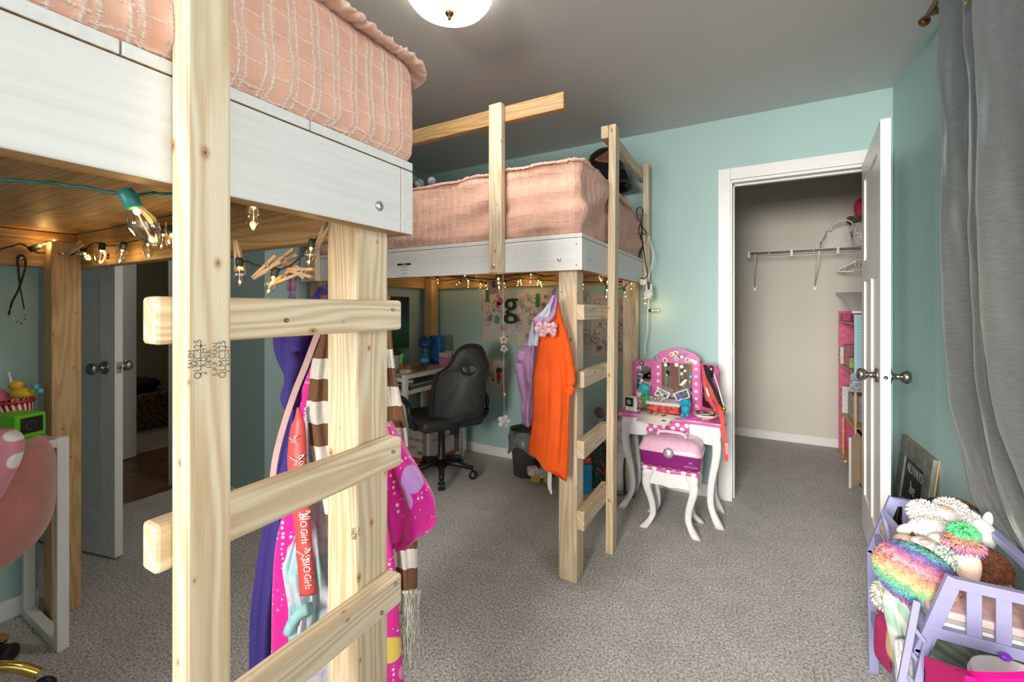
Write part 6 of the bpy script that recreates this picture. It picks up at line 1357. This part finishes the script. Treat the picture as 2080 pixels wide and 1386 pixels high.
sp = .060; ZL = .400
for Y_ in (BY0, BY1):
    for X_, s in ((BX0+.012, -1), (BX1-.004, 1)):
        o_ = sp if s < 0 else .012
        bar('post', (X_, Y_, BZ), (X_+s*o_, Y_, ZL), .028, .016, t); bar('post', (X_+s*o_, Y_, ZL+.012), (X_+s*o_*.9, Y_, 0), .026, .016, t)
    bar('end_rail', (BX0, Y_, BZ-.012), (BX1+.01, Y_, BZ-.012), .018, .024, t); bar('end_rail', (BX0-.03, Y_, .462), (BX1+.01, Y_, .462), .018, .026, t)
    bar('end_rail', (BX0-.05, Y_, .19), (BX1+.01, Y_, .19), .018, .026, t)
    for k in range(4): xx = BX0+.045+.048*k; bar('slat', (xx, Y_, BZ-.022), (xx, Y_, .472), .026, .008, t)
for X_ in (BX0-.035, BX1+.004):
    bar('side_rail', (X_, BY0, .455), (X_, BY1, .455), .014, .035, t); bar('side_rail', (X_-.01, BY0, .19), (X_-.01, BY1, .19), .014, .035, t)
bar('side_rail', (BX1, BY0, BZ-.006), (BX1, BY1, BZ-.006), .022, .018, t)
# tipped guard rail at the far left
g0, g1, g2 = PX(1793, 1040, d=1.38), PX(1858, 1118, d=1.22), PX(1812, 1128, d=1.32)
bar('guard_bar', g0, g1, .010, .020, t); bar('guard_bar', g0, g2, .010, .016, t); bar('guard_bar', PX(1800, 1078, d=1.37), PX(1834, 1112, d=1.26), .008, .014, t)
# ladder
for a, b in (((1862, 1222), (1830, 1390)), ((1897, 1242), (1864, 1390))): bar('ladder_stile', PX(*a, d=1.06), PX(*b, d=1.00), .014, .012, t)
for y in (1272, 1318, 1362): bar('ladder_rung', PX(1853-(y-1272)*.19, y, d=1.045), PX(1880-(y-1272)*.19, y+34, d=1.03), .009, .009, t)
for z, lb, mt in ((.478, 'thin pink and white pad on the top bunk of the doll bed', None), (.215, 'x', None)):
    if z > .4:
        m = MB(); m.box((BX0-.028, BY0+.012, .470), (BX1-.005, BY1-.012, .482), 0); m.box((BX0-.030, BY0+.010, .482), (BX1-.005, BY1-.01, .492), 1); m.box((BX0-.030, BY0+.010, .492), (BX1-.005, BY1-.01, .510), 2)
        obj('doll_mattress', m, [plain('pad_white', (.70, .62, .60, 1), .8), plain('pad_grey', (.30, .31, .33, 1), .8), plain('pad_pink', (.68, .44, .44, 1), .8, .08, 40)], bevel=.004, label=lb, cat='doll mattress')
q = NT('mint_striped_cotton'); c = q.coord(); s = q.n('ShaderNodeSeparateXYZ'); q.l(c, s.inputs[0]); f = q.math('FRACT', q.math('MULTIPLY', q.math('ADD', q.math('ADD', s.outputs[0], q.math('MULTIPLY', s.outputs[1], .8)), q.math('MULTIPLY', s.outputs[2], .6)), 24.0))
q.l(q.ramp(f, [(0, (.36, .60, .48, 1)), (.42, (.42, .64, .53, 1)), (.52, (.72, .76, .70, 1)), (.9, (.72, .76, .70, 1)), (1, (.36, .60, .48, 1))]), q.b.inputs['Base Color']); M_MINT = q.done(.85)
def lump(x0, x1, y0, y1, z0, z1, amp, seed, n=36):
    m = MB(); R_ = []
    for i in range(n+1):
        u = i/n; y = y0+(y1-y0)*u; e = (1-abs(2*u-1)**6)**.5; ring = []
        for k in range(n):
            a = 6.283*k/n; s = math.copysign(abs(math.cos(a))**.6, math.cos(a)); v = math.copysign(abs(math.sin(a))**.6, math.sin(a))
            p_ = Vector(((x0+x1)/2+s*(x1-x0)/2*max(.25, e), y, (z0+z1)/2+v*(z1-z0)/2*max(.15, e)))
            p_ += Vector((mnoise.noise(p_*9+Vector((seed, 0, 0))), 0, mnoise.noise(p_*11+Vector((0, seed, 0)))))*amp*(1 if v > -.5 else .1); ring.append(p_)
        R_.append(ring)
    return m.rings(R_, 0, True)
t2 = thing('doll_blanket', 'mint and white striped doll quilt bunched on the lower bunk', 'blanket', (.5, 1.6, .21))
obj('fold', lump(BX0-.03, BX1-.01, BY0+.02, BY1-.03, .21, .335, .020, 2), M_MINT, t2); obj('fold', lump(BX0-.04, BX1-.03, BY0+.015, BY1-.2, .205, .27, .018, 7), M_MINT, t2)
obj('hanging_side', garment([(1188, 1812, 1856), (1210, 1798, 1868), (1240, 1798, 1872), (1280, 1806, 1872), (1310, 1813, 1868), (1340, 1820, 1862), (1400, 1828, 1852)], 1.19, .022, .25, 3, 2, 40), M_MINT, t2)
obj('doll_sheet', garment([(1300, 1818, 1840), (1320, 1818, 1850), (1350, 1822, 1858), (1400, 1830, 1862)], 1.145, .006, .3, 3, 5, 24), plain('white_printed_cotton', (.68, .72, .72, 1), .8, .12, 120), label='white printed sheet hanging from the lower bunk of the doll bed', cat='sheet')
t3 = thing('doll_dress', 'dark magenta cloth with tan lining fallen at the left side of the doll bed', 'cloth', tuple(PX(1795, 1300, d=1.30)))
obj('skirt', garment([(1245, 1796, 1806), (1270, 1788, 1812), (1300, 1785, 1812), (1330, 1784, 1815), (1345, 1788, 1826), (1360, 1800, 1830), (1372, 1812, 1832)], 1.27, .03, .3, 3, 4, 30), plain('dark_magenta_cloth', (.30, .015, .10, 1), .85, .08, 30, .3, 300), t3)
obj('lining', garment([(1285, 1806, 1816), (1310, 1803, 1820), (1330, 1805, 1824), (1350, 1815, 1828), (1372, 1826, 1832)], 1.235, .014, .2, 2, 4, 24), plain('tan_cloth', (.50, .33, .20, 1), .85, .05), t3)
obj('braided_cord', MB().tube(smooth_path([PX(x, y, d=1.29) for x, y in ((1793, 1222), (1789, 1240), (1786, 1258), (1788, 1275))], 5), [.008+.002*math.sin(i*2) for i in range(16)], 8), plain('golden_braid', (.40, .24, .10, 1), .7, .3, 200), label='golden braided hair strand hanging beside the doll bed', cat='braid')
# ---- soft toys
def rainbow(name, k, ax=(1, .4, -.5)):
    q = NT(name); c = q.coord(); dt = q.n('ShaderNodeVectorMath', operation='DOT_PRODUCT'); q.l(c, dt.inputs[0]); dt.inputs[1].default_value = ax
    f = q.math('FRACT', q.math('ADD', q.math('MULTIPLY', dt.outputs['Value'], k), q.math('MULTIPLY', q.noise(60, c, 3, .7), .35)))
    q.l(q.ramp(f, [(0, (.62, .25, .32, 1)), (.16, (.85, .45, .25, 1)), (.3, (.80, .74, .42, 1)), (.45, (.25, .68, .32, 1)), (.6, (.20, .55, .62, 1)), (.72, (.22, .18, .55, 1)), (.86, (.82, .25, .42, 1)), (1, (.85, .50, .50, 1))]), q.b.inputs['Base Color'])
    q.bump(q.noise(250, c, 3, .8), 1.0, .006); return q.done(.95)
M_RB = rainbow('rainbow_plush', 8.0, (-.45, -.2, -1.0)); M_RB2 = rainbow('rainbow_cuff_plush', 12, (0, 0, 1))
M_PEACH = plain('peach_plush', (.80, .58, .47, 1), .9, .04, 40, .4, 400); M_WPL = plain('white_fluffy_plush', (.74, .70, .68, 1), .95, .08, 60, .9, 260); M_BRPL = plain('brown_plush', (.13, .045, .018, 1), .95, .25, 80, .9, 260)
def mk(label, name, parts):
    P0 = PX(*parts[0][1], d=parts[0][2]); tt = thing(name, label, 'soft toy', tuple(P0))
    for i, (nm, pxy, d_, r, mt, rot, amp) in enumerate(parts):
        Mr = Matrix.Rotation(YAW, 4, 'Z') @ Ry(rot); rr = tuple(v*d_/880 for v in r); cc = PX(*pxy, d=d_); mb = fur(cc, rr, 26 if max(r) < 40 else 44, amp, i, Mr)
        if amp >= .1 and max(r) > 17:
            rnd = random.Random(i*7+len(label))
            for _ in range(int(220+1300*rr[0]*rr[2]/.005)):
                z = rnd.uniform(-1, 1); q_ = rnd.uniform(0, 6.283); sx_ = math.sqrt(1-z*z); u = Vector((sx_*math.cos(q_), sx_*math.sin(q_), z)); p0 = Vector((u.x*rr[0], u.y*rr[1], u.z*rr[2]))*.94
                dv = Vector((u.x+rnd.uniform(-.5, .5), u.y+rnd.uniform(-.5, .5), u.z+rnd.uniform(-.7, .3))).normalized(); ln = .006+.007*amp*4
                mb.tube([cc+Mr @ p0, cc+Mr @ (p0+dv*ln*.6), cc+Mr @ (p0+dv*ln+Vector((0, 0, -.003)))], [.0026, .0021, .0006], 4)
        obj(nm, mb, mt, tt)
    return tt
mk('rainbow striped fluffy round plush lying at the left of the doll bed', 'plush_toy', [('body', (1862, 1170), 1.13, (84, 52, 56), M_RB, 32, .13)])
mk('peach plush with rainbow cuffs beside the rainbow striped plush', 'plush_toy', [('body', (1905, 1128), 1.18, (58, 30, 28), M_PEACH, 28, .02), ('head', (1846, 1106), 1.20, (26, 24, 17), M_PEACH, 20, .02), ('leg', (1964, 1150), 1.11, (20, 22, 44), M_PEACH, 4, .02), ('cuff', (1958, 1106), 1.12, (30, 26, 15), M_RB2, 8, .2), ('paw_tuft', (1957, 1081), 1.13, (18, 18, 13), plain('green_tuft', (.12, .62, .25, 1), .95, .3, 90, .8, 260), 0, .25), ('trim', (1930, 1135), 1.12, (26, 8, 7), plain('mint_tuft', (.55, .72, .60, 1), .95, .3, 90, .8, 260), 52, .3), ('nose', (1829, 1101), 1.18, (7, 6, 5), plain('raspberry_felt', (.62, .06, .20, 1), .8), 0, .02), ('mouth', (1848, 1119), 1.178, (13, 4, 3), plain('dark_brown_felt', (.05, .025, .02, 1), .8), 12, .02)])
mk('pastel fuzzy round plush low at the left of the doll bed', 'plush_toy', [('body', (1800, 1210), 1.28, (20, 20, 26), plain('pastel_mint_plush', (.66, .66, .56, 1), .95, .25, 60, .8, 260), 10, .2), ('snout', (1818, 1208), 1.25, (15, 14, 18), plain('apricot_plush', (.60, .38, .24, 1), .95, .1, 60, .5, 260), 20, .08)])
mk('white fluffy dog plush lying on its back at the top of the heap', 'plush_dog', [('head', (1914, 1050), 1.27, (30, 26, 22), M_WPL, 0, .03), ('ear', (1880, 1042), 1.28, (26, 18, 20), M_WPL, 20, .32), ('ear', (1930, 1032), 1.29, (24, 18, 14), M_WPL, 0, .32), ('ear', (1962, 1056), 1.26, (26, 18, 16), M_WPL, 30, .32), ('body', (1900, 1078), 1.23, (46, 28, 24), M_WPL, 4, .10), ('arm', (1846, 1076), 1.25, (24, 10, 12), M_WPL, -8, .04), ('mouth', (1920, 1032), 1.225, (8, 4, 3), plain('peach_felt', (.70, .32, .20, 1), .8), 10, .02)])
mk('white cat faced plush with tan ears right of the fluffy dog', 'plush_cat', [('head', (1957, 1082), 1.16, (18, 15, 17), M_WPL, 0, .05), ('ear', (1950, 1068), 1.165, (14, 8, 8), plain('tan_felt', (.50, .34, .22, 1), .85), 0, .04), ('muzzle', (1960, 1082), 1.135, (7, 6, 5), M_WPL, 0, .03), ('body', (1962, 1094), 1.18, (14, 14, 14), M_WPL, 0, .05)])
tt = mk('small white lamb plush with black eye in the middle of the heap', 'plush_lamb', [('head', (1882, 1110), 1.17, (32, 22, 16), M_WPL, 14, .03), ('ear', (1880, 1102), 1.15, (12, 5, 5), plain('rose_ear', (.62, .42, .40, 1), .9), 5, .02), ('paw', (1938, 1104), 1.15, (12, 12, 13), M_WPL, 0, .03), ('paw', (1920, 1118), 1.14, (12, 12, 9), M_WPL, 0, .03), ('body', (1915, 1100), 1.18, (26, 20, 16), M_WPL, 10, .03)])
m = MB(); m.sph(PX(1884, 1119, d=1.125), .005, 10); obj('eye', m, M_BLACK, tt)
mk('white satin cushion with a pointed corner at the right of the heap', 'cushion', [('body', (1988, 1088), 1.24, (32, 20, 36), plain('white_satin', (.68, .70, .70, 1), .5, .03), -12, .015), ('corner', (2006, 1058), 1.24, (9, 7, 18), plain('white_satin', (.68, .70, .70, 1), .5, .03), 12, .02)])
mk('dark brown plush behind the fluffy white dog by the curtain', 'plush_toy', [('body', (1952, 1045), 1.38, (46, 24, 26), M_BRPL, 28, .12), ('hat', (1915, 1033), 1.42, (40, 20, 20), plain('black_green_felt', (.01, .03, .03, 1), .8), 10, .03)])
mk('brown plush at the right side of the doll bed behind the slats', 'plush_toy', [('body', (2005, 1158), 1.16, (48, 26, 40), M_BRPL, 40, .12), ('leg', (1874, 1094), 1.22, (20, 12, 9), M_BRPL, 0, .1)])
m = MB(); m.tube(smooth_path([PX(x, y, d=1.27) for x, y in ((1806, 1190), (1800, 1172), (1792, 1168), (1797, 1180), (1790, 1150))], 4), .003, 6); obj('gold_cord', m, M_GOLD, label='curl of gold cord left of the rainbow plush', cat='cord')

# ================================================================ MAGENTA DOLL SEAT WITH PLATES
M_MAG = plain('magenta_plastic', (.66, .003, .20, 1), .55, .02, Specular_IOR_Level=.2)
t = thing('doll_high_chair', 'bright magenta plastic doll seat at the bottom right corner', 'doll chair', (.47, 1.15, 0))
A = PX(1876, 1332, X=.345); B = PX(1960, 1372, X=.345)
m = MB(); m.rings([[(.345, A.y, A.z-.25), (.362, A.y, A.z-.25), (.362, A.y, A.z), (.345, A.y, A.z)], [(.345, (A.y+B.y)/2, .22), (.362, (A.y+B.y)/2, .22), (.362, (A.y+B.y)/2, (A.z+B.z)/2+.004), (.345, (A.y+B.y)/2, (A.z+B.z)/2+.004)], [(.345, B.y, .2), (.362, B.y, .2), (.362, B.y, B.z), (.345, B.y, B.z)]], 0, False); obj('side_panel', m, M_MAG, t, bevel=.003)
m = MB(); m.box((.345, A.y-.012, .20), (.66, A.y, A.z-.02)); obj('back_panel', m, M_MAG, t, bevel=.003)
c_ = PX(1962, 1370, d=.80); e_ = PX(2100, 1392, d=.74)
m = MB(); pp = smooth_path([PX(1953, 1366, d=.835), PX(1975, 1374, d=.82), PX(2010, 1378, d=.80), (PX(2060, 1379, d=.78)), PX(2130, 1376, d=.76)], 5); m.rings([[p_, p_+Vector((0, 0, -.18)), p_+Vector((0, 0, -.18))+FW*.014, p_+FW*.014] for p_ in pp], 0, False); obj('front_panel', m, M_MAG, t)
m = MB(); m.box((.365, .92, .40), (.66, A.y-.014, .412)); obj('seat', m, M_MAG, t)
for x, y in ((.36, A.y-.02), (.64, A.y-.02), (.36, .90), (.64, .90)): board('leg', (x-.012, y-.012, 0), (x+.012, y+.012, .40), [M_MAG], t, 0, .003)
M_PLATE = plain('white_toy_china', (.74, .70, .66, 1), .3, .02)
pc_ = PX(2080, 1388, Z=.45)
for k in range(2):
    m = MB(); m.lathe([(0, 0), (.07, 0), (.078, .008), (.118, .022), (.120, .026), (.114, .027), (.075, .013), (.0, .008)], T(pc_.x-.004*(1-k), pc_.y-.002, .420+.010*k) @ Matrix.Scale(.66, 4), 40); obj('toy_plate', m, M_PLATE, label=['lower white toy plate in the magenta doll seat', 'upper white toy plate holding the purple and orange pieces'][k], cat='plate', group='stacked toy plates')
p = pc_; m = MB(); m.sph((p.x-.005, p.y+.062, .458), (.012, .008, .008), 14, M=Rz(20)); obj('toy_egg', m, plain('violet_plastic', (.20, .03, .55, 1), .3), label='violet oval toy piece on the rim of the upper plate', cat='toy food')
p = pc_; m = MB(); m.sph((p.x, p.y-.005, .442), (.036, .024, .014), 18, M=Rz(30)); obj('toy_food', m, plain('mustard_plastic', (.62, .30, .02, 1), .35, .1, 50), label='mustard orange toy food lying in the upper plate', cat='toy food')
# ================================================================ FAR ROOM BEYOND THE HALL
m = MB(); m.box((-6.2, 1.4, 0), (-5.3, 3.0, .36)); obj('far_bed', m, plain('brown_shag_cover', (.16, .10, .07, 1), .95, .4, 30, .8, 120), bevel=.05, label='low bed with brown shaggy cover in the room across the hall', cat='bed')
obj('clothes_heap', fur((-5.55, 2.05, .43), (.16, .18, .08), 18, .2, 5), plain('dark_clothes', (.02, .03, .05, 1), .9, .5, 12), label='dark heap of clothes on the bed across the hall', cat='clothes')
point('hall_ceiling_bulb', (-3.95, 1.0, 2.3), 5, (1, .80, .62), .1)  # added point light without a fixture, brightens the hall
point('far_room_ceiling_bulb', (-6.0, 1.5, 2.2), 6, (1, .74, .5), .1)  # unseen point light with no lamp modelled, fills the far room
